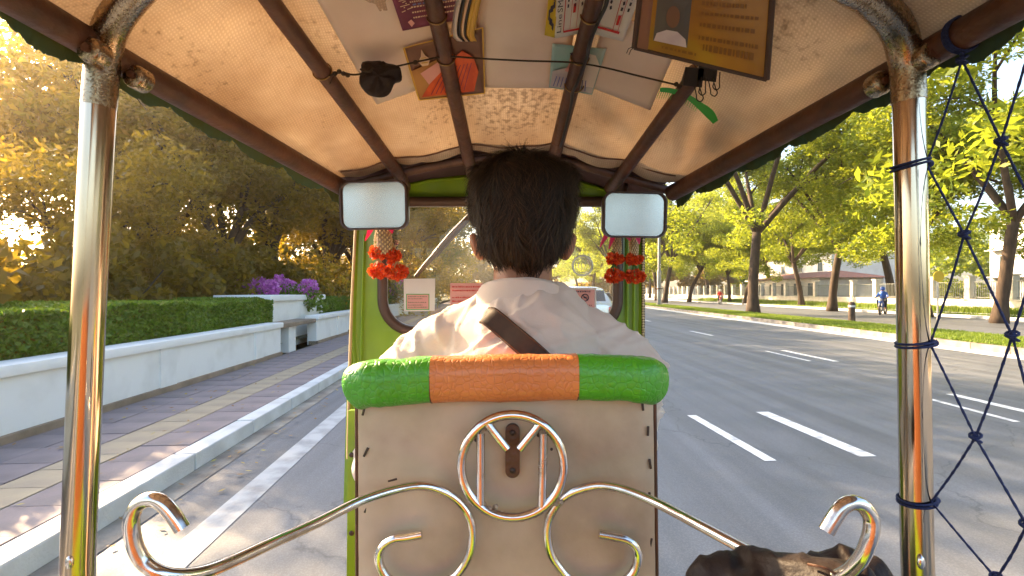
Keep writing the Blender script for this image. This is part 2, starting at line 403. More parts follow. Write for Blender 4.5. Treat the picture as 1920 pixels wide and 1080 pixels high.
def canvas_mat():
    m = bpy.data.materials.new('canopy_canvas'); m.use_nodes = True
    nt = m.node_tree; N, L = nt.nodes, nt.links; b = N['Principled BSDF']; b.inputs['Roughness'].default_value = .85
    tc = N.new('ShaderNodeTexCoord')
    n1 = N.new('ShaderNodeTexNoise'); n1.inputs['Scale'].default_value = 5; n1.inputs['Detail'].default_value = 9; L.new(tc.outputs['Object'], n1.inputs['Vector'])
    cr = N.new('ShaderNodeValToRGB'); e = cr.color_ramp.elements
    e[0].position = .32; e[0].color = (.34, .235, .155, 1); e[1].position = .66; e[1].color = (.60, .48, .36, 1); L.new(n1.outputs['Fac'], cr.inputs[0])
    # black mildew flecks
    n2 = N.new('ShaderNodeTexNoise'); n2.inputs['Scale'].default_value = 85; n2.inputs['Detail'].default_value = 8; L.new(tc.outputs['Object'], n2.inputs['Vector'])
    n3 = N.new('ShaderNodeTexNoise'); n3.inputs['Scale'].default_value = 3.2; n3.inputs['Detail'].default_value = 2; L.new(tc.outputs['Object'], n3.inputs['Vector'])
    mu = N.new('ShaderNodeMath'); mu.operation = 'MULTIPLY'; L.new(n2.outputs['Fac'], mu.inputs[0]); L.new(n3.outputs['Fac'], mu.inputs[1])
    mr = N.new('ShaderNodeMapRange'); mr.inputs[1].default_value = .30; mr.inputs[2].default_value = .42; mr.inputs[4].default_value = .6; L.new(mu.outputs[0], mr.inputs[0])
    mx = N.new('ShaderNodeMixRGB'); L.new(mr.outputs[0], mx.inputs[0]); L.new(cr.outputs[0], mx.inputs[1]); mx.inputs[2].default_value = (.10, .06, .035, 1)
    # weave grid of the laminated cloth
    w1 = N.new('ShaderNodeTexWave'); w1.bands_direction = 'X'; w1.inputs['Scale'].default_value = 62; w1.inputs['Distortion'].default_value = .6; L.new(tc.outputs['Object'], w1.inputs['Vector'])
    w2 = N.new('ShaderNodeTexWave'); w2.bands_direction = 'Y'; w2.inputs['Scale'].default_value = 62; w2.inputs['Distortion'].default_value = .6; L.new(tc.outputs['Object'], w2.inputs['Vector'])
    mm = N.new('ShaderNodeMath'); mm.operation = 'MULTIPLY'; L.new(w1.outputs['Fac'], mm.inputs[0]); L.new(w2.outputs['Fac'], mm.inputs[1])
    mr2 = N.new('ShaderNodeMapRange'); mr2.inputs[3].default_value = .82; mr2.inputs[4].default_value = 1.08; L.new(mm.outputs[0], mr2.inputs[0])
    m2 = N.new('ShaderNodeMixRGB'); m2.blend_type = 'MULTIPLY'; m2.inputs[0].default_value = 1; L.new(mx.outputs[0], m2.inputs[1]); L.new(mr2.outputs[0], m2.inputs[2])
    g = N.new('ShaderNodeNewGeometry'); m3 = N.new('ShaderNodeMixRGB'); L.new(g.outputs['Backfacing'], m3.inputs[0]); L.new(m2.outputs[0], m3.inputs[1]); m3.inputs[2].default_value = (.05, .10, .07, 1)
    L.new(m3.outputs[0], b.inputs['Base Color'])
    n4 = N.new('ShaderNodeTexNoise'); n4.inputs['Scale'].default_value = 9; n4.inputs['Detail'].default_value = 3
    mp = N.new('ShaderNodeMapping'); mp.inputs['Scale'].default_value = (1, .28, 1); mp.inputs['Rotation'].default_value = (0, 0, .5); L.new(tc.outputs['Object'], mp.inputs[0]); L.new(mp.outputs[0], n4.inputs['Vector'])
    bp = N.new('ShaderNodeBump'); bp.inputs['Strength'].default_value = .9; bp.inputs['Distance'].default_value = .035; L.new(n4.outputs['Fac'], bp.inputs['Height'])
    bp2 = N.new('ShaderNodeBump'); bp2.inputs['Strength'].default_value = .35; bp2.inputs['Distance'].default_value = .002; L.new(mm.outputs[0], bp2.inputs['Height']); L.new(bp.outputs[0], bp2.inputs['Normal'])
    L.new(bp2.outputs[0], b.inputs['Normal'])
    t = N.new('ShaderNodeBsdfTranslucent')
    mt = N.new('ShaderNodeMixRGB'); mt.blend_type = 'MULTIPLY'; mt.inputs[0].default_value = 1; mt.inputs[2].default_value = (.95, .76, .54, 1); L.new(m2.outputs[0], mt.inputs[1]); L.new(mt.outputs[0], t.inputs[0])
    ms = N.new('ShaderNodeMixShader'); ms.inputs[0].default_value = .13; L.new(b.outputs[0], ms.inputs[1]); L.new(t.outputs[0], ms.inputs[2])
    L.new(ms.outputs[0], N['Material Output'].inputs[0])
    return m
M['canvas'] = canvas_mat()

def glass_mat():
    m = bpy.data.materials.new('windscreen_glass'); m.use_nodes = True
    nt = m.node_tree; N, L = nt.nodes, nt.links; N.remove(N['Principled BSDF'])
    tr = N.new('ShaderNodeBsdfTransparent'); tr.inputs[0].default_value = (.94, .95, .92, 1)
    gl = N.new('ShaderNodeBsdfGlossy'); gl.inputs['Roughness'].default_value = .01
    df = N.new('ShaderNodeBsdfTranslucent'); df.inputs[0].default_value = (.8, .7, .55, 1)
    fr = N.new('ShaderNodeFresnel'); fr.inputs[0].default_value = 1.5
    m1 = N.new('ShaderNodeMixShader'); L.new(fr.outputs[0], m1.inputs[0]); L.new(tr.outputs[0], m1.inputs[1]); L.new(gl.outputs[0], m1.inputs[2])
    tc = N.new('ShaderNodeTexCoord'); nz = N.new('ShaderNodeTexNoise'); nz.inputs['Scale'].default_value = 6; nz.inputs['Detail'].default_value = 8; L.new(tc.outputs['Object'], nz.inputs['Vector'])
    mr = N.new('ShaderNodeMapRange'); mr.inputs[1].default_value = .4; mr.inputs[2].default_value = .75; mr.inputs[3].default_value = .008; mr.inputs[4].default_value = .035; L.new(nz.outputs['Fac'], mr.inputs[0])
    m2 = N.new('ShaderNodeMixShader'); L.new(mr.outputs[0], m2.inputs[0]); L.new(m1.outputs[0], m2.inputs[1]); L.new(df.outputs[0], m2.inputs[2])
    L.new(m2.outputs[0], N['Material Output'].inputs[0])
    return m
M['glass'] = glass_mat()
def mirror_mat():
    m = bpy.data.materials.new('pale_sky_mirror'); m.use_nodes = True
    nt = m.node_tree; N, L = nt.nodes, nt.links; b = N['Principled BSDF']
    b.inputs['Base Color'].default_value = (.66, .76, .86, 1); b.inputs['Metallic'].default_value = 1; b.inputs['Roughness'].default_value = .22
    df = N.new('ShaderNodeBsdfDiffuse'); df.inputs[0].default_value = (.36, .42, .48, 1)  # pale blue of the reflected sky put into the film on the glass
    ms = N.new('ShaderNodeMixShader'); ms.inputs[0].default_value = .35; L.new(b.outputs[0], ms.inputs[1]); L.new(df.outputs[0], ms.inputs[2])
    L.new(ms.outputs[0], N['Material Output'].inputs[0]); return m
M['mirror'] = mirror_mat()

# ================================================================== THE STREET
def strip(name, m, s0, s1, l0, l1, z, n=1, kind='structure', label=None):
    V, Fc = [], []
    for i in range(n + 1):
        l = l0 + (l1 - l0) * i / n
        V += [R(s0, l, z), R(s1, l, z)]
    for i in range(n): Fc.append((2 * i, 2 * i + 1, 2 * i + 3, 2 * i + 2))
    return setting(link(name, mesh_from(name, V, Fc, m)), kind, label)

def sbox(mb, s0, s1, l0, l1, z0, z1, bev=0.0):
    c = R((s0 + s1) / 2, (l0 + l1) / 2, (z0 + z1) / 2)
    return mb.box(c, (abs(s1 - s0), abs(l1 - l0), z1 - z0), rot=Matrix.Rotation(-YAW, 3, 'Z'), bev=bev)

# ground reaching the horizon, the road on it
setting(link('ground', mesh_from('ground', [(-500, -60, -.03), (500, -60, -.03), (500, 800, -.03), (-500, 800, -.03)], [(0, 1, 2, 3)], M['soil'])))
setting(link('road', mesh_from('road', [R(-2.2, -20), (40, -20, 0), (60, 400, 0), R(-2.2, 400)], [(0, 1, 2, 3)], M['asphalt'])))
M['paint_old'] = mat('worn_paint', (.40, .41, .41), .65, base2=(.20, .205, .21), nscale=5, ndet=10, contrast=(.42, .72), bump=.3)
strip('lane_marking', M['paint_old'], -1.607, -1.426, -10, 120, .004, label='continuous white edge line along the left kerb')
def dash(s, l0, l1, w=.12, ds=0):
    V = [R(s - w / 2, l0, .004), R(s + w / 2, l0, .004), R(s + w / 2 + ds, l1, .004), R(s - w / 2 + ds, l1, .004)]
    return setting(link('lane_marking', mesh_from('lane_marking', V, [(0, 1, 2, 3)], M['paint'])))
dash(2.34, 3.9, 5.4, .10); dash(3.2, 3.95, 5.5, .15)
dash(2.6, 11.5, 14.2, .12); dash(3.4, 12, 14.6, .12); dash(3.1, 22, 25, .12); dash(3.4, 34, 37, .12)
dash(6.15, 4.9, 6.3, .13, .1); dash(5.6, 4.9, 6.1, .08, .1)
dash(6.97, 9.4, 11.3, .13, .1); dash(6.5, 9.5, 11.2, .07, .1)
dash(7.3, 15.3, 17.2, .13, .1); dash(8.0, 23.0, 25.2, .13, .2); dash(8.7, 32, 35, .13, .2)

# left kerb of separate stones, gutter, pavement of pavers with a yellow tactile strip
kerb_l = setting(link('kerb', mesh_from('kerb', [R(-2.29, -3, -.02), R(-2.13, -3, -.02), R(-2.13, 110, -.02), R(-2.29, 110, -.02)], [(0, 1, 2, 3)], M['kerb_dark'])), label='pale kerb along the left pavement')
kb = MB(); kb.box((0, 0, .055), (.165, .985, .15), bev=.014)
kme = mesh_from('kerb_stone', kb.V, kb.F, M['kerb'])
for i in range(60):
    o = link('kerb_stone', kme); o.parent = kerb_l
    p = R(-2.215, -2.5 + i * 1.0, 0); o.location = (p.x, p.y, p.z + rnd.uniform(-.003, .003)); o.rotation_euler = (0, 0, -YAW + rnd.uniform(-.002, .002))
fk = MB(); sbox(fk, -2.30, -2.13, 57.1, 110, -.02, .13); ko = fk.obj('kerb_run', M['kerb'], kerb_l, smooth=False)
strip('gutter', M['kerb_dark'], -2.13, -1.95, -10, 110, .005)
pave = setting(link('pavement', mesh_from('pavement', [R(-3.85, -10, .112), R(-2.29, -10, .112), R(-2.29, 110, .112), R(-3.85, 110, .112)], [(0, 1, 2, 3)], M['kerb_dark'])), label='mauve paved footpath on the left')
def paver_mesh(w, l, m, name):
    b = MB(); b.box((0, 0, 0), (w - .006, l - .006, .04), bev=.004); return mesh_from(name, b.V, b.F, m)
pm = paver_mesh(.38, .38, M['paver'], 'paver'); py_ = paver_mesh(.325, .325, M['paver_yellow'], 'yellow_paver')
cols = [(-2.48, .38, pm), (-3.2, .38, pm), (-3.58, .38, pm)]
npv = 0
for (sc, st, me) in cols:
    for i in range(60):
        l = .6 + i * st
        if npv > 205: break
        o = link('paver', me); o.parent = pave; p = R(sc, l, .112 + rnd.uniform(-.0025, .0025)); o.location = p; o.rotation_euler = (rnd.uniform(-.003, .003), rnd.uniform(-.003, .003), -YAW); npv += 1
for i in range(60):
    o = link('yellow_paver', py_); o.parent = pave; p = R(-2.84, .6 + i * .325, .112 + rnd.uniform(-.002, .002)); o.location = p; o.rotation_euler = (0, 0, -YAW)
fp = MB(); sbox(fp, -3.85, -3.01, 23.4, 110, .1, .13); sbox(fp, -2.67, -2.29, 23.4, 110, .1, .13); setting(fp.obj('paving', M['paver'], pave, smooth=False), 'stuff')
fp = MB(); sbox(fp, -3.005, -2.675, 20.2, 110, .1, .13); setting(fp.obj('tactile_paving', M['paver_yellow'], pave, smooth=False), 'stuff')

# planted strip behind the wall
setting(link('planting_bed', mesh_from('planting_bed', [R(-60, -12, .3), R(-4.0, -12, .3), R(-4.0, 120, .3), R(-60, 120, .3)], [(0, 1, 2, 3)], M['soil'])))

def low_wall(l0, l1, label, ztop=.765, sf=-3.8, pier=None):
    t = thing('low_wall', label, 'wall', R(sf, l0, 0), 'white walls along the left pavement')
    b = MB(); sbox(b, sf - .22, sf, l0, l1, .1, ztop - .1, .01); b.obj('wall_body', M['whitewash'], t, smooth=False)
    b = MB(); sbox(b, sf - .27, sf + .05, l0 - .02, l1 + .02, ztop - .098, ztop, .018); b.obj('coping', M['whitewash'], t)
    b = MB(); sbox(b, sf - .2, sf + .035, l0, l1, .1, .2, .008); b.obj('plinth', M['plinth'], t, smooth=False)
    n = max(1, int((l1 - l0) / 2.6))
    for i in range(n):
        lc = l1 - 1.0 - i * 2.6
        if lc < l0: break
        b = MB(); sbox(b, sf, sf + .022, lc - .16, lc + .16, .2, ztop - .1); b.obj('pilaster', M['whitewash'], t, smooth=False)
    return t
low_wall(-4, 10.1, 'long white low wall with coping in front of the clipped hedge')
low_wall(12.3, 15.2, 'short white wall segment just beyond the planter and bench gap', .80)
low_wall(15.5, 27.0, 'white low wall continuing behind the green front pillar', .78, -3.95)
low_wall(31.0, 52.0, 'white low wall farthest along the left pavement seen through the windscreen', .78, -3.95)
rl = np.random.RandomState(77); n = 900
sl = np.where(rl.uniform(0, 1, n) < .6, rl.uniform(-3.8, -2.3, n), rl.uniform(-2.1, -1.7, n)); ll = rl.uniform(1, 26, n)
pb = np.outer(sl, np.array(RT)) + np.outer(ll, np.array(FW)); pb[:, 2] = np.where(sl < -2.25, .142, .012)
an = rl.uniform(0, 6.28, n); d1 = np.stack([np.cos(an), np.sin(an), rl.uniform(-.2, .3, n)], 1) * rl.uniform(.015, .035, n)[:, None]; d2 = np.stack([-np.sin(an), np.cos(an), rl.uniform(-.1, .3, n)], 1) * rl.uniform(.008, .016, n)[:, None]
pb[:, 2] += .008
setting(link('fallen_leaves', mesh_from('fallen_leaves', np.stack([pb - d1, pb + d2, pb + d1, pb - d2], 1).reshape(-1, 3), np.arange(4 * n).reshape(n, 4), mat('dry_leaf', (.3, .18, .05), .8, islands=[(.35, .2, .06), (.2, .1, .03), (.4, .33, .08)]))), 'stuff', 'dry leaves fallen along the pavement and gutter')
# raised planter and bench niche
t = thing('planter', 'tall white planter box with projecting cap between the hedge and the next wall', 'planter', R(-4.6, 12.5, 0))
b = MB(); sbox(b, -5.3, -4.28, 10.75, 14.4, .1, 1.16, .01); b.obj('planter_body', M['whitewash'], t, smooth=False)
b = MB(); sbox(b, -5.36, -4.22, 10.68, 14.46, 1.162, 1.29, .02); b.obj('cap', M['whitewash'], t)
t = thing('stone_bench', 'brown topped bench slab on a white pier in the wall gap', 'bench', R(-4.0, 11.2, 0))
b = MB(); sbox(b, -4.26, -3.8, 10.14, 12.27, .64, .73, .012); b.obj('bench_slab', M['plinth'], t)
b = MB(); sbox(b, -4.2, -3.88, 10.75, 11.15, .1, .638, .01); b.obj('bench_pier', M['whitewash'], t, smooth=False)
t = thing('low_planter', 'white planter pier farther along the pavement seen through the windscreen', 'planter', R(-4.3, 29, 0))
b = MB(); sbox(b, -5.0, -3.9, 27.5, 30.5, .1, 1.15, .01); b.obj('planter_body', M['whitewash'], t, smooth=False)
b = MB(); sbox(b, -5.06, -3.84, 27.44, 30.56, 1.152, 1.27, .02); b.obj('cap', M['whitewash'], t)

# ------------------------------------------------------------------ foliage
def leaves_np(centers, radii, n, size, rs, aspect=2.0, flat=0.0, shell=.5, dirs=None):
    """n small leaf faces spread through clumps"""
    centers = np.asarray(centers, float); radii = np.asarray(radii, float)
    if radii.ndim == 1: radii = np.repeat(radii[:, None], 3, 1)
    w = radii.prod(1) ** (2 / 3); w = w / w.sum()
    idx = rs.choice(len(centers), n, p=w)
    u = rs.normal(size=(n, 3)); u /= np.linalg.norm(u, axis=1)[:, None]
    r = rs.uniform(shell ** 3, 1, n) ** (1 / 3)
    c = centers[idx] + u * r[:, None] * radii[idx]
    a = rs.normal(size=(n, 3)); a[:, 2] *= (1 - flat); a /= np.linalg.norm(a, axis=1)[:, None]
    q = rs.normal(size=(n, 3)); q -= (q * a).sum(1)[:, None] * a; q /= np.linalg.norm(q, axis=1)[:, None]
    if flat:
        up = np.array([0, 0, 1.0]); q2 = np.cross(up, a); q2 /= np.linalg.norm(q2, axis=1)[:, None] + 1e-6
        q = q * (1 - flat) + q2 * flat
    s = size * rs.uniform(.55, 1.35, n)[:, None]
    V = np.stack([c - a * s, c + q * s / aspect, c + a * s, c - q * s / aspect], 1).reshape(-1, 3)
    return V, np.arange(4 * n).reshape(n, 4)

def limb_set(h, spread, rs, fork=3.0, n1=5, n2=4, trunk_r=.3, lean=(0, 0)):
    """trunk with forking limbs; returns builder and limb ends"""
    b = MB(); ends = []
    top = Vector((lean[0], lean[1], fork))
    path = spline([(0, 0, -.1), Vector((lean[0] * .25 + rs.uniform(-.08, .08), lean[1] * .25, fork * .4)), top], 5)
    rr = [trunk_r * (1.35 - .55 * min(1, i / (len(path) - 1) * 3)) if i < 4 else trunk_r * (1 - .28 * i / len(path)) for i in range(len(path))]
    b.tube(path, rr, 10)
    for i in range(n1):
        an = 2 * math.pi * (i + rs.uniform(-.25, .25)) / n1
        rad = spread * rs.uniform(.45, .75); z = fork + (h - fork) * rs.uniform(.35, .75)
        e = Vector((top.x + rad * math.cos(an), top.y + rad * math.sin(an), z))
        mid = top.lerp(e, .5) + Vector((rs.uniform(-.3, .3), rs.uniform(-.3, .3), rs.uniform(.1, .6)))
        p = spline([top - Vector((0, 0, .15)), mid, e], 4)
        r0 = trunk_r * .55
        b.tube(p, [r0 * (1 - .7 * k / (len(p) - 1)) for k in range(len(p))], 7)
        ends.append(e)
        for j in range(n2):
            an2 = an + rs.uniform(-1.2, 1.2); st = p[rs.randint(3, len(p))]
            e2 = st + Vector((math.cos(an2) * spread * rs.uniform(.2, .5), math.sin(an2) * spread * rs.uniform(.2, .5), (h - fork) * rs.uniform(-.05, .35)))
            m2 = st.lerp(e2, .5) + Vector((0, 0, rs.uniform(0, .4)))
            b.tube(spline([st, m2, e2], 3), [r0 * .4, r0 * .36, r0 * .3, r0 * .25, r0 * .2, r0 * .15, r0 * .08][:7], 5)
            ends.append(e2); ends.append(m2)
    return b, ends

def make_tree(seed, h, spread, leafm, nleaf, size, fork=3.0, trunk_r=.3, lean=(0, 0), clump=1.0, low=None, flat=.3, n1=6, droop=0):
    rs = np.random.RandomState(seed)
    b, ends = limb_set(h, spread, rs, fork, n1, 4, trunk_r, lean)
    cs = []; rd = []
    for e in ends:
        for k in range(2):
            cs.append((e.x + rs.normal() * clump * .7, e.y + rs.normal() * clump * .7, e.z + rs.normal() * clump * .35))
            r = clump * rs.uniform(.5, 1.1); rd.append((r, r, r * .55))
    if low:
        for k in range(low):
            an = rs.uniform(0, 6.28); q = spread * rs.uniform(.4, 1.0)
            cs.append((q * math.cos(an), q * math.sin(an), rs.uniform(.6, fork))); r = clump * rs.uniform(.6, 1.2); rd.append((r, r, r * .8))
    for k in range(droop):
        an = rs.uniform(0, 6.28); q = spread * rs.uniform(.45, .95); cs.append((q * math.cos(an), q * math.sin(an), fork + rs.uniform(-.5, 1.2))); r = clump * rs.uniform(.6, 1.0); rd.append((r, r, r * .5))
    V, Fc = leaves_np(cs, rd, nleaf, size, rs, 2.2, flat, .25)
    tm = mesh_from('trunk', b.V, b.F, M['bark'], True)
    cm = mesh_from('crown', V, Fc, leafm)
    return tm, cm

def put_tree(meshes, loc, rz, sc, label, group, cat='tree', name='street_tree', szz=None):
    t = thing(name, label, cat, loc, group)
    t.rotation_euler = (0, 0, rz); t.scale = (sc, sc, sc * (szz or 1))
    for nm, me in zip(('trunk', 'crown'), meshes):
        o = bpy.data.objects.new(nm, me); COL.objects.link(o); o.parent = t
    return t

# hedge behind the first wall: clipped box of leaves
def hedge(l0, l1, s0, s1, z1, n, seed, label, z0=.35):
    rs = np.random.RandomState(seed)
    k = n
    pts = np.empty((k, 3)); face = rs.choice(4, k, p=[.45, .4, .1, .05])
    s = rs.uniform(s1, s0, k); l = rs.uniform(l0, l1, k); z = rs.uniform(z0, z1, k)
    s = np.where(face == 0, s0 - abs(rs.normal(0, .03, k)), s); z = np.where(face == 1, z1 - abs(rs.normal(0, .025, k)), z)
    l = np.where(face == 2, l1 - abs(rs.normal(0, .04, k)), l)
    z = z + .03 * np.sin(l * 2.1) + .02 * np.sin(l * 5.3); s = s + .03 * np.sin(l * 3.1 + z * 4)
    c = np.outer(s, np.array(RT)) + np.outer(l, np.array(FW)); c[:, 2] = z
    a = rs.normal(size=(k, 3)); a /= np.linalg.norm(a, axis=1)[:, None]
    q = rs.normal(size=(k, 3)); q -= (q * a).sum(1)[:, None] * a; q /= np.linalg.norm(q, axis=1)[:, None]
    sz = .028 * rs.uniform(.6, 1.4, k)[:, None]
    V = np.stack([c - a * sz, c + q * sz / 1.8, c + a * sz, c - q * sz / 1.8], 1).reshape(-1, 3)
    t = thing('hedge', label, 'hedge', R((s0 + s1) / 2, (l0 + l1) / 2, z0))
    link('foliage', mesh_from('foliage', V, np.arange(4 * k).reshape(k, 4), M['hedge']), t)
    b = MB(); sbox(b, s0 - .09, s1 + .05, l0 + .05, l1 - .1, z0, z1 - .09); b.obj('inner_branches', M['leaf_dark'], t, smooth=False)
    return t
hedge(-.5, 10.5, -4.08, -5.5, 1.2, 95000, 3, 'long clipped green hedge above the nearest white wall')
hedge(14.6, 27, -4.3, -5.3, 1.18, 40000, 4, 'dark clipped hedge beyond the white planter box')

rs0 = np.random.RandomState(11)
# bougainvillea
t = thing('flowering_shrub', 'magenta flowering shrub rising above the white planter', 'shrub', R(-5.35, 13.6, .3))
cs = [(rs0.normal(0, .95), rs0.normal(0, .8), rs0.uniform(.5, 1.3) ) for _ in range(26)]
cs = [(c[0] * .55, c[1] * .6, c[2] * .85) for c in cs]
V, Fc = leaves_np(cs, [rs0.uniform(.2, .42) for _ in cs], 9000, .055, rs0, 1.8, 0, .3)
o = link('foliage', mesh_from('foliage', V + np.array(t.location), Fc, M['hedge']), t)
cs2 = [(c[0], c[1], c[2] + .22) for c in cs if c[2] > .75] + [(rs0.normal(0, .5), rs0.normal(0, .4), 1.2 + rs0.uniform(-.12, .22)) for _ in range(9)]
V, Fc = leaves_np(cs2, [rs0.uniform(.12, .26) for _ in cs2], 5200, .04, rs0, 1.3, 0, .4)
link('blossom', mesh_from('blossom', V + np.array(t.location), Fc, M['blossom']), t)
b = MB()
for k in range(7): b.tube([t.location, t.location + Vector((rs0.normal(0, .4), rs0.normal(0, .4), .9))], [.025, .008], 5)
b.obj('stem', M['bark'], t)
# flowering shrub seen through the windscreen
t = thing('flowering_shrub', 'small magenta shrub seen through the lower left windscreen', 'shrub', R(-5.0, 25.5, .3))
cs = [(rs0.normal(0, .6), rs0.normal(0, .6), rs0.uniform(.5, 1.5)) for _ in range(14)]
V, Fc = leaves_np(cs, [.35] * 14, 3000, .08, rs0, 1.8, 0, .3); link('foliage', mesh_from('foliage', V + np.array(t.location), Fc, M['hedge']), t)
V, Fc = leaves_np([(c[0], c[1], c[2] + .15) for c in cs], [.3] * 14, 2200, .06, rs0, 1.3, 0, .4); link('blossom', mesh_from('blossom', V + np.array(t.location), Fc, M['blossom']), t)

# left-hand park trees
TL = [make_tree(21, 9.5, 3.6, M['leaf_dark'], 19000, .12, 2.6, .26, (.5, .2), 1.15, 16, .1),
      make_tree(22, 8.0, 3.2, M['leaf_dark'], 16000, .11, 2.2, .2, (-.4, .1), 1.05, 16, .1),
      make_tree(23, 10.5, 4.0, M['leaf_amber_lit'], 19000, .13, 3.2, .3, (.2, -.5), 1.15, 8, .1)]
left_spots = [  # s, l, variant, rot, scale, words
    (-7.4, 14.5, 0, .4, .8, 'dark leafy tree right behind the magenta shrub'),
    (-7.4, 10.6, 1, 2.1, .55, 'dark bushy tree above the clipped hedge, middle of its length'),
    (-10.5, 16.0, 2, 1.0, .9, 'amber lit tree rising behind the hedge'),
    (-7.2, 18.5, 2, 3.3, .85, 'amber lit tree just left of the green front pillar'),
    (-6.8, 23.5, 0, 5.1, .9, 'dark tree behind the second hedge'),
    (-8.2, 30.0, 1, .9, 1.1, 'bushy tree seen through the left of the windscreen'),
    (-7.0, 38.0, 0, 2.6, 1.1, 'dark tree over the farthest wall seen through the windscreen'),
    (-11.5, 20.5, 0, 4.0, 1.1, 'tall dark tree in the second row behind the shrub'),
    (-14.5, 16.0, 1, 1.7, 1.0, 'broad dark tree deep in the park'),
    (-14.5, 24.0, 2, .3, 1.2, 'tall amber lit tree deep in the park'),
    (-8.6, 46.0, 2, 2.2, 1.1, 'amber lit tree far along the left pavement'),
    (-7.4, 56.0, 1, 5.6, 1.2, 'bushy tree far down the left side'),
    (-13.0, 34.0, 0, .9, 1.3, 'large dark tree in the back row'),
    (-8.0, 68.0, 0, 1.9, 1.3, 'dark tree closing the left side of the road'),
    (-6.6, 27.5, 1, 2.4, 1.15, 'bushy tree beside the farther white planter'),
    (-6.2, 33.5, 2, 1.4, 1.2, 'amber lit tree in the middle of the left windscreen'),
    (-6.4, 43.0, 1, 4.1, 1.4, 'tall bushy tree behind the wiper'),
    (-6.0, 50.0, 0, 3.3, 1.45, 'tall dark tree just left of the driver seen through the glass'),
    (-7.0, 62.0, 2, 0.8, 1.4, 'amber tree far ahead beside the driver\'s head'),
    (-6.5, 78.0, 1, 2.9, 1.5, 'distant bushy tree far ahead on the left'),
    (-19.0, 12.0, 2, 4.4, .75, 'thin amber lit tree at the left frame edge'),
]
for (s, l, v, rz, sc, lab) in left_spots:
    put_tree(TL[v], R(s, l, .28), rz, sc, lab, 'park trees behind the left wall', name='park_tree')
# understorey shrubs behind the hedge
rsu = np.random.RandomState(31)
V, Fc = leaves_np([(rsu.uniform(-1.3, 1.3), rsu.uniform(-1.3, 1.3), rsu.uniform(.3, 1.9)) for _ in range(26)], [rsu.uniform(.4, .75) for _ in range(26)], 13000, .085, rsu, 2, 0, .3)
um = mesh_from('foliage', V, Fc, M['leaf_dark'])
b = MB()
for k in range(8): b.tube([(0, 0, 0), (rsu.normal(0, .5), rsu.normal(0, .5), 1.5)], [.04, .01], 5)
us = mesh_from('stem', b.V, b.F, M['bark'], True)
for i, (s, l, lab) in enumerate([(-6.7, 5.0, 'behind the hedge near the left frame edge'), (-7.3, 7.4, 'behind the hedge just left of the steel post'), (-6.6, 9.2, 'behind the hedge between post and flowers'),
        (-6.8, 11.6, 'directly left of the magenta flowers'), (-6.9, 16.0, 'just right of the magenta flowers'), (-6.5, 19.5, 'behind the second hedge near the green pillar'), (-6.3, 24.0, 'behind the second hedge in the windscreen'),
        (-9.6, 6.2, 'in the back row by the frame edge'), (-10.2, 9.2, 'in the back row behind the steel post'), (-9.9, 14.6, 'in the back row behind the flowers'), (-10.5, 18.4, 'in the back row by the pillar'),
        (-6.2, 29, 'beside the farther planter'), (-6.4, 34, 'over the farthest wall'), (-6.4, 40, 'far along the left pavement'), (-13, 12, 'deep in the park shade'), (-14, 8, 'deep in the park at the left')]):
    t = thing('shrub', 'dense dark green shrub ' + lab, 'shrub', R(s, l, .28), 'understorey shrubs in the park'); t.rotation_euler = (0, 0, i * 1.7); k = rsu.uniform(.85, 1.2); t.scale = (k, k, k)
    for nm, me in (('stem', us), ('foliage', um)):
        o = bpy.data.objects.new(nm, me); COL.objects.link(o); o.parent = t

# ------------------------------------------------------------------ median and far side
MD = Vector((1.45, 36.8, 0)).normalized(); MN = Vector((MD.y, -MD.x, 0)); M0 = Vector((10.8, 10.7, 0))
def Q(s, l, z=0.0):
    """median coordinates: s metres beyond the median's near kerb, l metres along it"""
    return M0 + MN * s + MD * (l - 10.7) + Vector((0, 0, z))
QR = Matrix.Rotation(-math.atan2(MD.x, MD.y), 3, 'Z')
def qbox(mb, s0, s1, l0, l1, z0, z1, bev=0.0):
    return mb.box(Q((s0 + s1) / 2, (l0 + l1) / 2, (z0 + z1) / 2), (s1 - s0, l1 - l0, z1 - z0), rot=QR, bev=bev)
def qstrip(name, m, s0, s1, l0, l1, z):
    return setting(link(name, mesh_from(name, [Q(s0, l0, z), Q(s1, l0, z), Q(s1, l1, z), Q(s0, l1, z)], [(0, 1, 2, 3)], m)))
mk = setting(link('kerb', mesh_from('kerb', [Q(0, -4, -.02), Q(.2, -4, -.02), Q(.2, 200, -.02), Q(0, 200, -.02)], [(0, 1, 2, 3)], M['kerb_dark'])), label='brown weathered kerb of the grass median')
kb = MB(); kb.box((0, 0, .07), (.2, .985, .17), bev=.016); kme2 = mesh_from('kerb_stone', kb.V, kb.F, M['kerb_dark'])
for i in range(75):
    o = link('kerb_stone', kme2); o.parent = mk; o.location = Q(.1, -3.5 + i, rnd.uniform(-.004, .004)); o.rotation_euler = QR.to_euler()
b = MB(); qbox(b, 0, .2, 71, 200, -.02, .155); b.obj('kerb_run', M['kerb_dark'], mk, smooth=False)
qstrip('kerb_channel', M['kerb'], -.62, -.002, -4, 200, .005)
qstrip('median', M['soil'], .2, 2.6, -4, 200, .14)
qstrip('kerb', M['kerb'], 2.6, 2.8, -4, 200, .15)
rsg = np.random.RandomState(5); n = 110000
lg = 6 + 60 * rsg.uniform(0, 1, n) ** 1.7; sg = rsg.uniform(.2, 2.6, n)
base = np.array(M0)[None] + np.outer(sg, np.array(MN)) + np.outer(lg - 10.7, np.array(MD)); base[:, 2] = .14
an = rsg.uniform(0, 6.28, n); hgt = rsg.uniform(.035, .09, n); wd = rsg.uniform(.006, .014, n) * (1 + lg / 14)
dx = np.stack([np.cos(an), np.sin(an), np.zeros(n)], 1) * wd[:, None]
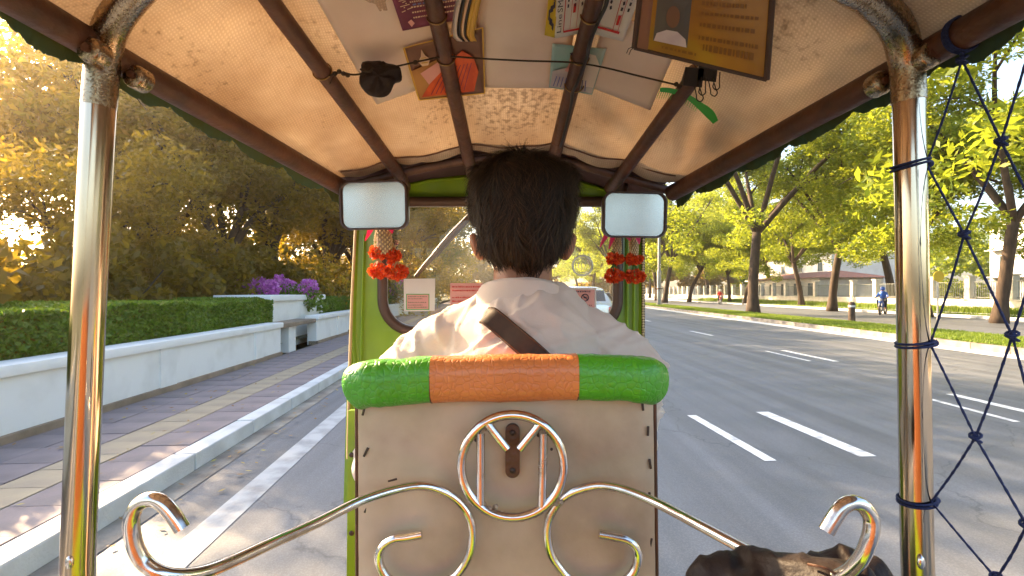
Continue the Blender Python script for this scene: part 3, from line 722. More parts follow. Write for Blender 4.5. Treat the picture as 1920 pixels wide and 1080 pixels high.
tip = base + np.stack([rsg.normal(0, .02, n), rsg.normal(0, .02, n), hgt], 1)
V = np.stack([base - dx, base + dx, tip], 1).reshape(-1, 3)
setting(link('grass', mesh_from('grass', V, np.arange(3 * n).reshape(n, 3), M['grass'])), 'stuff', 'bright short grass along the median')
# far pavement, verge
qstrip('far_pavement', M['kerb'], 12.6, 17.5, -10, 200, .13)
b = MB(); qbox(b, 12.4, 12.6, -10, 200, -.02, .14); setting(b.obj('far_kerb', M['kerb'], None, smooth=False))
qstrip('verge', M['soil'], 17.5, 60, -10, 200, .12)
n = 60000; lg = 5 + 75 * rsg.uniform(0, 1, n) ** 1.5; sg = np.where(rsg.uniform(0, 1, n) < .7, rsg.uniform(15.6, 17.9, n), rsg.uniform(13.2, 14.2, n))
base = np.array(M0)[None] + np.outer(sg, np.array(MN)) + np.outer(lg - 10.7, np.array(MD)); base[:, 2] = .13
an = rsg.uniform(0, 6.28, n); hh = np.where(sg > 15, rsg.uniform(.1, .45, n), rsg.uniform(.03, .1, n)); dx = np.stack([np.cos(an), np.sin(an), np.zeros(n)], 1) * .03
tip = base + np.stack([rsg.normal(0, .05, n), rsg.normal(0, .05, n), hh], 1)
setting(link('ground_cover', mesh_from('ground_cover', np.stack([base - dx, base + dx, tip], 1).reshape(-1, 3), np.arange(3 * n).reshape(n, 3), M['grass'])), 'stuff', 'low planting in front of the far fence')

# fence: low white wall with pillars and railing bays
fence = thing('pillar_fence', 'long cream fence of pillars and dark railings on a low wall across the far road', 'fence', Q(18.4, 40, 0))
b = MB(); qbox(b, 18.2, 18.5, 2, 150, .1, .82, .01); b.obj('low_wall', M['fence_white'], fence, smooth=False)
b = MB(); qbox(b, 18.15, 18.55, 2, 150, .822, .9, .01); b.obj('coping', M['fence_white'], fence, smooth=False)
b = MB(); b.box((0, 0, .72), (.42, .42, 1.45), bev=.015); b.box((0, 0, 1.5), (.54, .54, .1), bev=.02); pme = mesh_from('pillar', b.V, b.F, M['fence_white'])
b = MB()
for k in range(16): b.box((0, -1.15 + k * .153, .6), (.022, .022, 1.1))
b.box((0, 0, 1.12), (.03, 2.5, .04)); b.box((0, 0, .12), (.03, 2.5, .04)); rme = mesh_from('railing', b.V, b.F, M['fence_bar'])
for i in range(48):
    l = 4 + i * 3.0
    for nm, me, dl in (('pillar', pme, 0), ('railing', rme, 1.5)):
        o = bpy.data.objects.new(nm, me); COL.objects.link(o); o.parent = fence; o.matrix_parent_inverse = Matrix.Translation(-fence.location)
        o.location = Q(18.35, l + dl, .9); o.rotation_euler = QR.to_euler()

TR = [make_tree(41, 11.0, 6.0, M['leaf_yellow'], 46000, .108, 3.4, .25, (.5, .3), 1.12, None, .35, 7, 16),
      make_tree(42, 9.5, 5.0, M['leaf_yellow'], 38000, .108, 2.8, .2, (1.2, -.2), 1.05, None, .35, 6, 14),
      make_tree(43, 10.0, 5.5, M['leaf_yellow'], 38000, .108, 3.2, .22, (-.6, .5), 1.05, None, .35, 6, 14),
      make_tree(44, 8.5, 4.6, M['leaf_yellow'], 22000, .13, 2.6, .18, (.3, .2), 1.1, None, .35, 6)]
right_trees = [
    (gp(1412, 584, .14), 0, .3, 1.12, 'big forked dark trunked tree standing on the grass median'),
    (gp(1873, 600, .14), 2, 2.0, 1.0, 'thick trunked tree behind the blue rope net'),
    (gp(1738, 590, .14), 1, 3.6, .95, 'leaning tree seen just right of the right steel post'),
    (gp(1560, 580, .14), 0, 4.4, .95, 'broad tree left of the right steel post by the far pavement'),
    (gp(1503, 572, .14), 2, .9, .95, 'slim dark trunked tree just right of the median tree'),
    (gp(1396, 569, .14), 1, 5.2, .8, 'small tree partly behind the median tree trunk'),
    (gp(1368, 565.5, .14), 3, 1.1, 1.0, 'amber leaved tree right of the red motorcycle'),
    (gp(1292, 564.5, .14), 1, .2, 1.1, 'leaning tree between lamp post and motorcycle'),
    (gp(1246, 565.5, .14), 2, 2.8, 1.2, 'dark trunked tree directly behind the street lamp'),
    (gp(1232, 562, .14), 0, 1.6, 1.2, 'farther tree just left of the street lamp'),
    (Q(1.3, 75, .14), 2, 2.2, 1.1, 'tree far along the median seen through the windscreen'),
    (Q(1.3, 98, .14), 0, .2, 1.1, 'second farther median tree seen through the windscreen'),
    (Q(1.3, 125, .14), 1, 4.2, 1.2, 'farthest median tree behind the silver car'),
    (Q(1.4, 7.2, .14), 1, 2.6, 1.0, 'nearest median tree reaching over the right frame edge'),
    (Q(16.5, 16, .14), 0, 5.7, 1.05, 'bright leaved tree at the right frame edge'),
    (Q(22.5, 26, .14), 3, 3.1, 1.25, 'amber tree behind the far fence at the right'),
    (Q(23.0, 48, .14), 0, 2.4, 1.2, 'tall tree behind the far fence, centre right'),
    (Q(23.5, 72, .14), 2, .4, 1.25, 'tall tree behind the far fence toward the lamp'),
    (Q(24.0, 100, .14), 0, 3.0, 1.3, 'distant tree behind the far fence'),
    (Q(15.5, 112, .14), 1, 1.4, 1.2, 'distant roadside tree beyond the lamp'),
]
for (p, v, rz, sc, lab) in right_trees:
    put_tree(TR[v], p, rz, sc * 1.22, lab, 'street trees on the right', szz=1.12)
# the wood that closes the view down the road
rsd = np.random.RandomState(8); cs = []; rd = []
for k in range(240):
    x = rsd.uniform(-75, 95); cs.append((x, 165 + rsd.uniform(0, 25) , rsd.uniform(1, 19 + 4 * math.sin(x * .11)))); r = rsd.uniform(2, 4.2); rd.append((r, r, r * .7))
V, Fc = leaves_np(cs, rd, 90000, .7, rsd, 2, .2, .3)
setting(link('distant_wood', mesh_from('distant_wood', V, Fc, M['leaf_dark'])), 'stuff', 'far off wood closing the end of the road')

# buildings behind the fence
def building(name, label, s0, s1, l0, l1, h, floors, roofm, z0=0, bays=5, over=.5):
    t = thing(name, label, 'building', Q((s0 + s1) / 2, (l0 + l1) / 2, 0))
    b = MB(); qbox(b, s0, s1, l0, l1, 0, h); b.obj('wall', M['facade'], t, smooth=False)
    b = MB()
    a = [Q(s0 - over, l0 - over, h + .003), Q(s1 + over, l0 - over, h + .003), Q(s1 + over, l1 + over, h + .003), Q(s0 - over, l1 + over, h + .003)]
    rg = [Q((s0 + s1) / 2, l0 + (s1 - s0) * .3, h + .9), Q((s0 + s1) / 2, l1 - (s1 - s0) * .3, h + .9)]
    b.add([v - Vector((0, 0, .0)) for v in a] + rg, [(3, 2, 1, 0), (0, 1, 4), (1, 2, 5, 4), (2, 3, 5), (3, 0, 4, 5)]); b.obj('roof', roofm, t, smooth=False)
    fh = h / floors
    for f in range(floors):
        for k in range(bays):
            lc = l0 + (l1 - l0) * (k + .5) / bays
            w = MB(); qbox(w, s0 - .06, s0 - .002, lc - .75, lc + .75, f * fh + .9, f * fh + 2.5); wo = w.obj('window', M['facade'], t, smooth=False)
            w = MB(); qbox(w, s0 - .075, s0 - .062, lc - .65, lc - .03, f * fh + 1.0, f * fh + 2.4); qbox(w, s0 - .075, s0 - .062, lc + .03, lc + .65, f * fh + 1.0, f * fh + 2.4); w.obj('pane', M['window'], wo, smooth=False)
        if f: 
            w = MB(); qbox(w, s0 - .9, s0 - .002, l0 + .3, l1 - .3, f * fh - .15, f * fh + .02); w.obj('balcony', M['facade'], t, smooth=False)
    return t
building('white_building', 'white two storey building with overhanging pale roof behind the far fence', 33, 40, 27, 44, 5.6, 2, M['facade'], over=.6)
building('pavilion', 'low cream pavilion with terracotta roof behind the far fence', 22, 29, 58, 74, 3.0, 1, M['roof_tile'], over=.8)
building('white_building', 'plain pale building farther left behind the fence trees', 36, 48, 80, 110, 7.5, 2, M['facade'])

building('apartment_block', 'long cream three storey block deep behind the far fence at the right', 44, 54, 6, 62, 9.5, 3, M['facade'], bays=14, over=.5)
cs = []; rd = []
for k in range(260):
    q = Q(rsd.uniform(58, 85), rsd.uniform(-30, 190), rsd.uniform(1, 13)); cs.append(tuple(q)); r_0 = rsd.uniform(2, 4); rd.append((r_0, r_0, r_0 * .7))
V, Fc = leaves_np(cs, rd, 60000, .6, rsd, 2, .2, .3)
setting(link('distant_wood', mesh_from('distant_wood', V, Fc, M['leaf_yellow'])), 'stuff', 'belt of trees behind the buildings on the right')
# street lamp
t = thing('street_lamp', 'grey steel street lamp pole on the median seen right of the right mirror', 'street lamp', gp(1236, 572, .14))
L0 = t.location
b = MB(); b.tube([L0, L0 + Vector((0, 0, 3.2)), L0 + Vector((0, 0, 3.25)), L0 + Vector((0, 0, 8.6))], [.22, .2, .15, .09], 12); b.obj('pole', M['lamp_pole'], t)
b = MB(); b.tube(spline([L0 + Vector((0, 0, 8.5)), L0 + Vector((-.8, 0, 9.2)), L0 + Vector((-2.2, 0, 9.4))], 5), .05, 8); b.obj('arm', M['lamp_pole'], t)
b = MB(); b.ball(L0 + Vector((-2.5, 0, 9.38)), (.45, .16, .09)); b.obj('lamp_head', M['lamp_pole'], t)
b = MB(); b.box(L0 + Vector((0, 0, .05)), (.6, .6, .1), bev=.02); b.obj('base_plate', M['lamp_pole'], t)
b = MB(); b.tube([L0 + Vector((0, 0, 1.5)), L0 + Vector((0, 0, 1.6))], .24, 12); b.tube([L0 + Vector((-.45, 0, 1.55)), L0 + Vector((.35, 0, 1.55))], .04, 6); b.obj('clamp_band', M['rust'], t)
# bollard on the median
p = gp(1597, 603, .14)
t = thing('bollard', 'short brown bollard on the median left of the blue motorcycle', 'bollard', p)
b = MB(); b.tube([p, p + Vector((0, 0, .75)), p + Vector((0, 0, .82))], [.13, .12, .07], 12); b.obj('post', M['bark'], t)
b = MB(); b.tube([p + Vector((0, 0, .6)), p + Vector((0, 0, .68))], .128, 12); b.obj('band', M['kerb'], t)
# small signs
def small_sign(p, h, m, label, r=.22):
    t = thing('sign_post', label, 'sign', p)
    b = MB(); b.tube([p, p + Vector((0, 0, h))], .035, 8); b.obj('pole', M['lamp_pole'], t)
    b = MB(); b.tube([p + Vector((0, -.04, h)), p + Vector((0, -.07, h))], r, 20); b.obj('plate', m, t)
small_sign(gp(1392, 569, .14), 2.6, M['green_leafy'], 'small green and white disc sign left of the median tree', .28)
small_sign(gp(1758, 600, .14) , 1.9, M['yellowpaper'], 'small yellow disc sign right of the right steel post', .24)

hz = MB(); hz.box((0, 370, 14), (1010, 870, 32)); hme = mesh_from('haze', hz.V, hz.F)  # haze volume added to stand in for the warm glow around the sun
hm = bpy.data.materials.new('glow_haze'); hm.use_nodes = True
hn = hm.node_tree; hn.nodes.remove(hn.nodes['Principled BSDF']); pv = hn.nodes.new('ShaderNodeVolumePrincipled')
pv.inputs['Color'].default_value = (1, .84, .62, 1); pv.inputs['Density'].default_value = .0009; pv.inputs['Anisotropy'].default_value = .8
hn.links.new(pv.outputs[0], hn.nodes['Material Output'].inputs['Volume']); hme.materials.append(hm)
setting(link('haze', hme), 'stuff', 'thin warm haze added in place of the sun glow at the upper left')
# ------------------------------------------------------------------ vehicles
def wheel(parent, c, r, w, name='wheel', axis='X', spokes=False):
    b = MB(); n = 24; ax = Vector((1, 0, 0)) if axis == 'X' else Vector((0, 1, 0))
    ring = [Vector(c) + (Vector((0, math.cos(2 * math.pi * k / n), math.sin(2 * math.pi * k / n))) if axis == 'X' else Vector((math.cos(2 * math.pi * k / n), 0, math.sin(2 * math.pi * k / n)))) * (r - w * .5) for k in range(n)]
    b.tube(ring, w * .5, 8, closed=True); wo = b.obj(name, M['tyre'], parent)
    b = MB(); b.tube([Vector(c) - ax * w * .4, Vector(c) + ax * w * .4], r * .25 if spokes else r * .62, 16)
    if spokes:
        for k in range(0, n, 3): b.tube([Vector(c), ring[k]], .008, 4)
    b.obj('rim', M['lamp_pole'], wo)
    return wo

def car(loc):
    t = thing('car', 'silver hatchback driving ahead, seen through the windscreen above the notice', 'car', loc)
    rs_ = Matrix.Rotation(-YAW, 3, 'Z')
    # body as cross sections from tail to nose: (y, half width, z bottom, z shoulder, z roof, half roof width)
    secs = [(-.02, .74, .42, .86, .95, .64), (.0, .84, .30, .95, 1.02, .72), (.25, .88, .24, 1.0, 1.30, .66), (.6, .89, .22, 1.0, 1.50, .60), (1.4, .89, .22, .98, 1.55, .60),
            (2.3, .89, .22, .95, 1.50, .58), (3.0, .88, .22, .95, 1.06, .66), (3.7, .84, .24, .88, .90, .66), (4.0, .7, .34, .72, .74, .56)]
    V, Fc = [], []
    for (y, w, zb, zs, zr, rw) in secs:
        ring = [(-w * .9, zb), (w * .9, zb), (w, zb + .14), (w, zs - .1), (w * .96, zs), (rw, zr - .05), (rw * .8, zr), (-rw * .8, zr), (-rw, zr - .05), (-w * .96, zs), (-w, zs - .1), (-w, zb + .14)]
        V += [(x, y, z) for x, z in ring]
    k = 12
    for i in range(len(secs) - 1):
        for j in range(k): Fc.append((i * k + j, i * k + (j + 1) % k, (i + 1) * k + (j + 1) % k, (i + 1) * k + j))
    Fc.append(tuple(reversed(range(k)))); Fc.append(tuple(range((len(secs) - 1) * k, len(secs) * k)))
    T = lambda v: rs_ @ Vector(v) + Vector(loc)
    b = MB(); b.add([T(v) for v in V], Fc); b.obj('body', M['car_paint'], t, angle=35)
    b = MB(); b.add([T(v) for v in [(-.62, .03, 1.06), (.62, .03, 1.06), (.52, .47, 1.44), (-.52, .47, 1.44)]], [(0, 1, 2, 3)])
    b2 = [T(v) for v in [(-.62, .045, 1.06), (.62, .045, 1.06), (.52, .485, 1.44), (-.52, .485, 1.44)]]
    b = MB(); b.box(T((0, .19, 1.24)), (1.12, .02, .44), rot=rs_ @ Matrix.Rotation(-.68, 3, 'X'), bev=.008); b.obj('rear_window', M['car_glass'], t)
    for sx in (-1, 1):
        b = MB(); b.box(T((sx * .74, -.01, .82)), (.22, .09, .17), rot=rs_, bev=.03); b.obj('tail_light', M['tail_red'], t)
        b = MB(); b.box(T((sx * .875, 1.5, 1.2)), (.02, 1.9, .3), rot=rs_ @ Matrix.Rotation(-sx * .48, 3, 'Y'), bev=.008); b.obj('side_window', M['car_glass'], t)
        b = MB(); b.box(T((sx * 1.0, 2.45, 1.02)), (.18, .1, .13), rot=rs_, bev=.03); b.obj('door_mirror', M['car_paint'], t)
        for y in (.72, 3.2): wheel(t, T((sx * .8, y, .31)), .31, .2)
    b = MB(); b.box(T((0, -.06, .42)), (1.66, .16, .2), rot=rs_, bev=.05); b.obj('bumper', M['car_paint'], t)
    b = MB(); b.box(T((0, -.145, .56)), (.42, .012, .13), rot=rs_, bev=.003); b.obj('number_plate', M['paper_white'], t)
    b = MB(); b.box(T((0, -.015, .36)), (1.2, .1, .1), rot=rs_, bev=.02); b.obj('bumper_trim', M['black'], t)
car(Vector((2.35, 15.6, 0)))

def capsule(mb, a, b_, ra, rb, n=5, seg=12):
    a, b_ = Vector(a), Vector(b_); d = (b_ - a); L = d.length or 1e-5; d.normalize()
    pts, rr = [], []
    for k in range(4): th = math.pi / 2 * (1 - k / 4); pts.append(a - d * ra * math.sin(th)); rr.append(max(.0005, ra * math.cos(th)))
    for k in range(n + 1): t_ = k / n; pts.append(a + d * L * t_); rr.append(ra + (rb - ra) * t_)
    for k in range(1, 5): th = math.pi / 2 * k / 4; pts.append(b_ + d * rb * math.sin(th)); rr.append(max(.0005, rb * math.cos(th)))
    mb.tube(pts, rr, seg)

def motorcycle(loc, ang, paint, label):
    t = thing('motorcycle', label, 'motorcycle', loc)
    Rm = Matrix.Rotation(ang, 3, 'Z'); T = lambda x, y, z: Rm @ Vector((x, y, z)) + Vector(loc)
    for y in (-.62, .62):
        n = 24; b = MB(); c = (0, y, .29)
        b.tube([T(0, y + .25 * math.cos(2 * math.pi * k / n), .29 + .25 * math.sin(2 * math.pi * k / n)) for k in range(n)], .045, 8, closed=True); wo = b.obj('wheel', M['tyre'], t)
        b = MB()
        for k in range(8): b.tube([T(0, y, .29), T(0, y + .24 * math.cos(math.pi * k / 4), .29 + .24 * math.sin(math.pi * k / 4))], .012, 4)
        b.obj('rim', M['lamp_pole'], wo)
    b = MB(); capsule(b, T(0, -.55, .72), T(0, .1, .62), .13, .11); capsule(b, T(0, .1, .55), T(0, .42, .78), .12, .13); capsule(b, T(0, .42, .8), T(0, .5, .95), .13, .09); b.obj('fairing', paint, t)
    b = MB(); b.tube(spline([T(0, -.7, .82), T(0, -.3, .86), T(0, .15, .78)], 4), .12, 10); b.obj('saddle', M['black'], t)
    for sx in (-1, 1):
        b = MB(); b.tube([T(sx * .07, .62, .29), T(sx * .07, .45, .85)], .025, 6); b.obj('fork', M['lamp_pole'], t)
    b = MB(); b.tube(spline([T(-.34, .32, 1.02), T(-.15, .43, .98), T(.15, .43, .98), T(.34, .32, 1.02)], 4), .018, 8); b.obj('handlebar', M['black'], t)
    b = MB(); b.ball(T(0, .56, .9), (.09, .09, .09)); b.obj('headlight', M['paper_white'], t)
    b = MB(); b.box(T(0, -.1, .35), (.22, .5, .3), rot=Rm, bev=.04); b.obj('engine', M['lamp_pole'], t)
    b = MB(); capsule(b, T(.14, -.1, .25), T(.16, -.75, .38), .035, .05); b.obj('exhaust', M['lamp_pole'], t)
    return T
def rider(loc, ang, label, shirt, helmet):
    Rm = Matrix.Rotation(ang, 3, 'Z'); T = lambda x, y, z: Rm @ Vector((x, y, z)) + Vector(loc)
    t = thing('person', label, 'person', loc)
    b = MB(); b.ball(T(0, .0, 1.52), (.085, .1, .12)); capsule(b, T(0, -.03, 1.34), T(0, 0, 1.46), .055, .05)
    capsule(b, T(0, -.12, .98), T(0, -.04, 1.28), .15, .16)
    for sx in (-1, 1):
        capsule(b, T(sx * .18, -.04, 1.3), T(sx * .27, .1, 1.1), .055, .045); capsule(b, T(sx * .27, .1, 1.1), T(sx * .31, .33, 1.05), .042, .03)
        b.ball(T(sx * .32, .36, 1.05), (.04, .05, .04)); capsule(b, T(sx * .1, -.15, .95), T(sx * .2, .25, .82), .09, .065); capsule(b, T(sx * .2, .25, .82), T(sx * .17, .12, .42), .06, .045); capsule(b, T(sx * .17, .12, .38), T(sx * .18, .28, .36), .045, .035)
    me = fuse(b, .025, 4); me.materials.append(M['skin']); link('body', me, t)
    b = MB(); capsule(b, T(0, -.12, .96), T(0, -.04, 1.28), .165, .18)
    for sx in (-1, 1): capsule(b, T(sx * .17, -.04, 1.3), T(sx * .27, .1, 1.1), .07, .056); capsule(b, T(sx * .27, .1, 1.1), T(sx * .305, .28, 1.06), .054, .044)
    me = fuse(b, .025, 4); me.materials.append(shirt); link('jacket', me, t)
    b = MB()
    for sx in (-1, 1): capsule(b, T(sx * .1, -.15, .95), T(sx * .2, .25, .82), .105, .08); capsule(b, T(sx * .2, .25, .82), T(sx * .17, .12, .46), .075, .06)
    me = fuse(b, .025, 4); me.materials.append(M['trousers']); link('trousers', me, t)
    b = MB(); b.ball(T(0, -.005, 1.57), (.13, .15, .13)); b.obj('helmet', helmet, t)
p = gp(1350, 571); motorcycle(p, 2.9, M['red_paint'], 'red motorcycle ridden along the far road'); rider(p, 2.9, 'person in a red jacket and white helmet riding the red motorcycle', M['red_paint'], M['paper_white'])
p = gp(1655, 590); motorcycle(p, 2.3, M['blue_paint'], 'blue motorcycle on the far road beside the right steel post'); rider(p, 2.3, 'person in a blue top riding the blue motorcycle', M['blue_paint'], M['blue_paint'])

# ================================================================== THE TUK-TUK
TK = thing('tuk_tuk', 'open three wheeled taxi with green front panel and canvas canopy, seen from the passenger seat', 'tuk-tuk', (0, .8, 0))

def lerp_tab(tab, y):
    """tab: list of (y, x, z) by falling y"""
    if y >= tab[0][0]: a, b_ = tab[0], tab[1]
    elif y <= tab[-1][0]: a, b_ = tab[-2], tab[-1]
    else:
        for i in range(len(tab) - 1):
            if tab[i][0] >= y >= tab[i + 1][0]: a, b_ = tab[i], tab[i + 1]; break
    t_ = (y - a[0]) / (b_[0] - a[0])
    return a[1] + (b_[1] - a[1]) * t_, a[2] + (b_[2] - a[2]) * t_
SUP = [  # rail, four rafters, rail (heights relative to the eye)
    [(1.37, -.452, .279), (.78, -.624, .368), (.30, -.655, .385), (-1.0, -.67, .385)],
    [(1.52, -.318, .312), (1.35, -.298, .31), (.85, -.407, .490), (.55, -.43, .565), (-1.0, -.43, .57)],
    [(1.52, -.120, .352), (1.35, -.114, .345), (.90, -.140, .519), (.55, -.15, .615), (-1.0, -.15, .62)],
    [(1.52, .109, .352), (1.35, .109, .348), (.90, .147, .519), (.55, .155, .615), (-1.0, .155, .62)],
    [(1.52, .290, .308), (1.35, .284, .303), (.85, .401, .490), (.55, .43, .565), (-1.0, .43, .57)],
    [(1.37, .432, .268), (.78, .628, .360), (.30, .65, .37), (-1.0, .66, .37)]]
SR = [.022, .0165, .0165, .0165, .0165, .022]
def roof_z(x, y):
    ps = [lerp_tab(s, y) for s in SUP]
    if x <= ps[0][0]: i = 0
    elif x >= ps[5][0]: i = 4
    else:
        i = [k for k in range(5) if ps[k][0] <= x <= ps[k + 1][0]][0]
    (xa, za), (xb, zb) = ps[i], ps[i + 1]
    t_ = (x - xa) / (xb - xa); tt = min(1, max(0, t_))
    z = za + (zb - za) * t_ + .019
    z -= .011 * math.sin(math.pi * tt)                       # cloth sags between the poles
    return z
def roof_pt(px, py, off=0.004):
    """where the sight line through a photo pixel meets the underside of the canopy, off metres below it"""
    dx, dz = (px - 960) / F, (548 - py) / F
    d = .25; prev = None
    while d < 1.6:
        g = (roof_z(dx * d, d) - off) - dz * d
        if prev is not None and g <= 0 < prev: 
            d -= .004 * (0 - g) / (prev - g); break
        prev = g; d += .004
    return Vector((dx * d, d, H + dz * d))

def wrinkle(x, y):
    v = noise.noise(Vector((x * 5 + y * 2, y * 2.2, .3))) * .010 + noise.noise(Vector((x * 14, y * 5, 2.3))) * .0045
    rg = 1 - abs(noise.noise(Vector((x * 4.5 - y * 3, y * 5 + x * 2, 7.7)))) * 5
    if rg > 0: v += .007 * rg * rg                       # sharp creases
    # drawn folds running out from the corner posts
    for (cx, cy, sgn) in ((-.62, .78, 1), (.62, .78, -1), (-.45, 1.33, 1), (.43, 1.33, -1)):
        dx, dy = x - cx, y - cy; r = math.hypot(dx, dy)
        if 0.02 < r < .42:
            a = math.atan2(dy, dx); v += .008 * math.sin(a * 13 + 3 * math.sin(a * 3)) * math.sin(math.pi * r / .42) * (.5 + .5 * noise.noise(Vector((a * 2, r * 4, cx))))
    return v
nx, ny = 110, 130
V, Fc = [], []
for j in range(ny + 1):
    yb = 1.335 - j / ny * 2.3
    for i in range(nx + 1):
        u = i / nx
        y = yb
        xl, xr = lerp_tab(SUP[0], y)[0] - .03, lerp_tab(SUP[5], y)[0] + .03
        x = xl + (xr - xl) * u
        if j == 0: y += .012 * abs(math.sin(u * math.pi * 5)) - .012 + .006 * noise.noise(Vector((x * 9, 0, 0)))
        edge = min(1, min(abs(x - lerp_tab(s, y)[0]) for s in SUP) / .03)
        z = roof_z(x, y) + wrinkle(x, y) * edge + .001
        if j == 0: z -= .005
        if j == 1: z -= .003
        V.append((x, y, H + z))
for j in range(ny):
    for i in range(nx):
        a = j * (nx + 1) + i; Fc.append((a, a + 1, a + nx + 2, a + nx + 1))
link('canopy', mesh_from('canopy', V, Fc, M['canvas'], True), TK)
# stitched hem along the canopy's front
hem = [Vector((x, 1.30, H + roof_z(x, 1.30) - .002 + .004 * noise.noise(Vector((x * 20, 0, 0))))) for x in np.linspace(-.44, .42, 60)]
b = MB(); b.tube(hem, .0022, 5); b.obj('hem_seam', M['rust'], TK)

def sup_path(k, y1, y0, n=24): 
    return [Vector((lerp_tab(SUP[k], y)[0], y, H + lerp_tab(SUP[k], y)[1])) for y in np.linspace(y1, y0, n)]
for k, y1 in ((0, 1.37), (5, 1.37)):
    b = MB(); b.tube(sup_path(k, y1, -.95, 30), SR[k], 16); r_ = b.obj('rail', M['rust'], TK)
for k in (1, 2, 3, 4):
    b = MB(); b.tube(sup_path(k, 1.50, -.95, 40), SR[k], 14); r_ = b.obj('rafter', M['rust'], TK)
    for (yy) in ((1.02, .93) if k in (2, 3) else (1.0,)):
        x, z = lerp_tab(SUP[k], yy); c = Vector((x, yy, H + z)); b = MB()
        ring = [c + Vector((math.cos(a) * (SR[k] + .002), .004 * math.sin(a), math.sin(a) * (SR[k] + .002))) for a in np.linspace(0, 2 * math.pi, 20)[:-1]]
        b.tube(ring, .0016, 5, closed=True); b.obj('wire_ring', M['wire'], r_)
# front bow joining the poles, rear bow
bow = spline([Vector((lerp_tab(SUP[k], 1.37)[0], 1.375, H + lerp_tab(SUP[k], 1.37)[1] + (.006 if k in (0, 5) else .012))) for k in range(6)], 6)
b = MB(); b.tube(bow, .012, 10); b.obj('front_bow', M['rust'], TK)
bow = spline([Vector((lerp_tab(SUP[k], -.9)[0], -.9, H + lerp_tab(SUP[k], -.9)[1])) for k in range(6)], 6)
b = MB(); b.tube(bow, .02, 10); b.obj('rear_bow', M['rust'], TK)

# torn valance of the outer cover below each rail
for k, sg in ((0, -1), (5, 1)):
    V, Fc = [], []; n = 620
    for i in range(n + 1):
        y = 1.40 - i / n * 2.2
        x, z = lerp_tab(SUP[k], y); x += sg * (.026 + .004 * math.sin(y * 37))
        sc = abs(math.sin((y + .03) * math.pi / .135)) ** .7
        dz = .012 + .020 * sc + .004 * noise.noise(Vector((y * 160, k, 0))) + .005 * noise.noise(Vector((y * 45, k, 5)))
        V += [(x - sg * .012, y, H + z + .030), (x, y, H + z + .0), (x + sg * .004, y, H + z - dz)]
    for i in range(n):
        a = 3 * i
        Fc += [(a, a + 1, a + 4, a + 3), (a + 1, a + 2, a + 5, a + 4)]
    me = mesh_from('valance', V, Fc, None, True)
    vm = mat('valance_cloth_' + ('a' if k else 'b'), (.035, .09, .06), .8, base2=(.05, .07, .02), nscale=20, bump=.3, transl=(.12, (.3, .28, .06)))
    me.materials.append(vm); o = link('valance', me, TK)
    s_ = o.modifiers.new('thickness', 'SOLIDIFY'); s_.thickness = .0016

# steel hoop: two posts bending over into one arch
PD = .78
hp = [P(148, 1010, PD), P(165, 600, PD), P(186, 200, PD), P(193, 120, .775), P(206, 55, .755), P(242, -2, .725), P(300, -60, .69), Vector((-.38, .67, H + .50)), Vector((-.2, .66, H + .56)), Vector((.2, .66, H + .56)), Vector((.38, .67, H + .50)),
      P(1570, -45, .69), P(1632, -2, .725), P(1680, 50, .755), P(1699, 115, .775), P(1704, 190, PD), P(1712, 600, PD), P(1719, 1010, PD)]
b = MB(); lp = [P(146, 1085, PD), P(140, 1250, PD), P(128, 1750, PD)]; rp_ = [P(1721, 1085, PD), P(1724, 1250, PD), P(1732, 1750, PD)]
left = spline([lp[2], lp[1], lp[0], hp[0], hp[1], hp[2]], 6); b.tube(left, .0222, 28); pl = b.obj('post', M['chrome'], TK)
right = spline([rp_[2], rp_[1], rp_[0], hp[17], hp[16], hp[15]], 6); b = MB(); b.tube(right, .0212, 28); pr = b.obj('post', M['chrome'], TK)
b = MB(); b.tube(spline(hp[2:16], 8), .0228, 24); b.obj('hoop', M['chrome_worn'], TK)
for o_, px in ((pl, 130), (pr, 1727)):
    b = MB(); b.ball(P(px, 1055, PD - .022), (.006, .004, .010)); b.obj('rivet', M['bar'], o_)
# clamps and bolts where the rails meet the posts
for (px, py, dd_) in ((1746, 101, .763), (1658, 152, .83), (166, 92, .748), (250, 142, .818)):
    c = P(px, py, dd_ - .022)
    b = MB(); b.tube([c + Vector((0, .022, 0)), c + Vector((0, .004, 0)), c, c + Vector((0, -.002, 0))], [.019, .019, .0175, .015], 20); cl = b.obj('clamp', M['chrome_worn'], TK)
    b = MB(); b.tube([c + Vector((0, 0, 0)), c + Vector((0, -.007, 0))], .0065, 6); b.obj('bolt', M['rust'], cl)

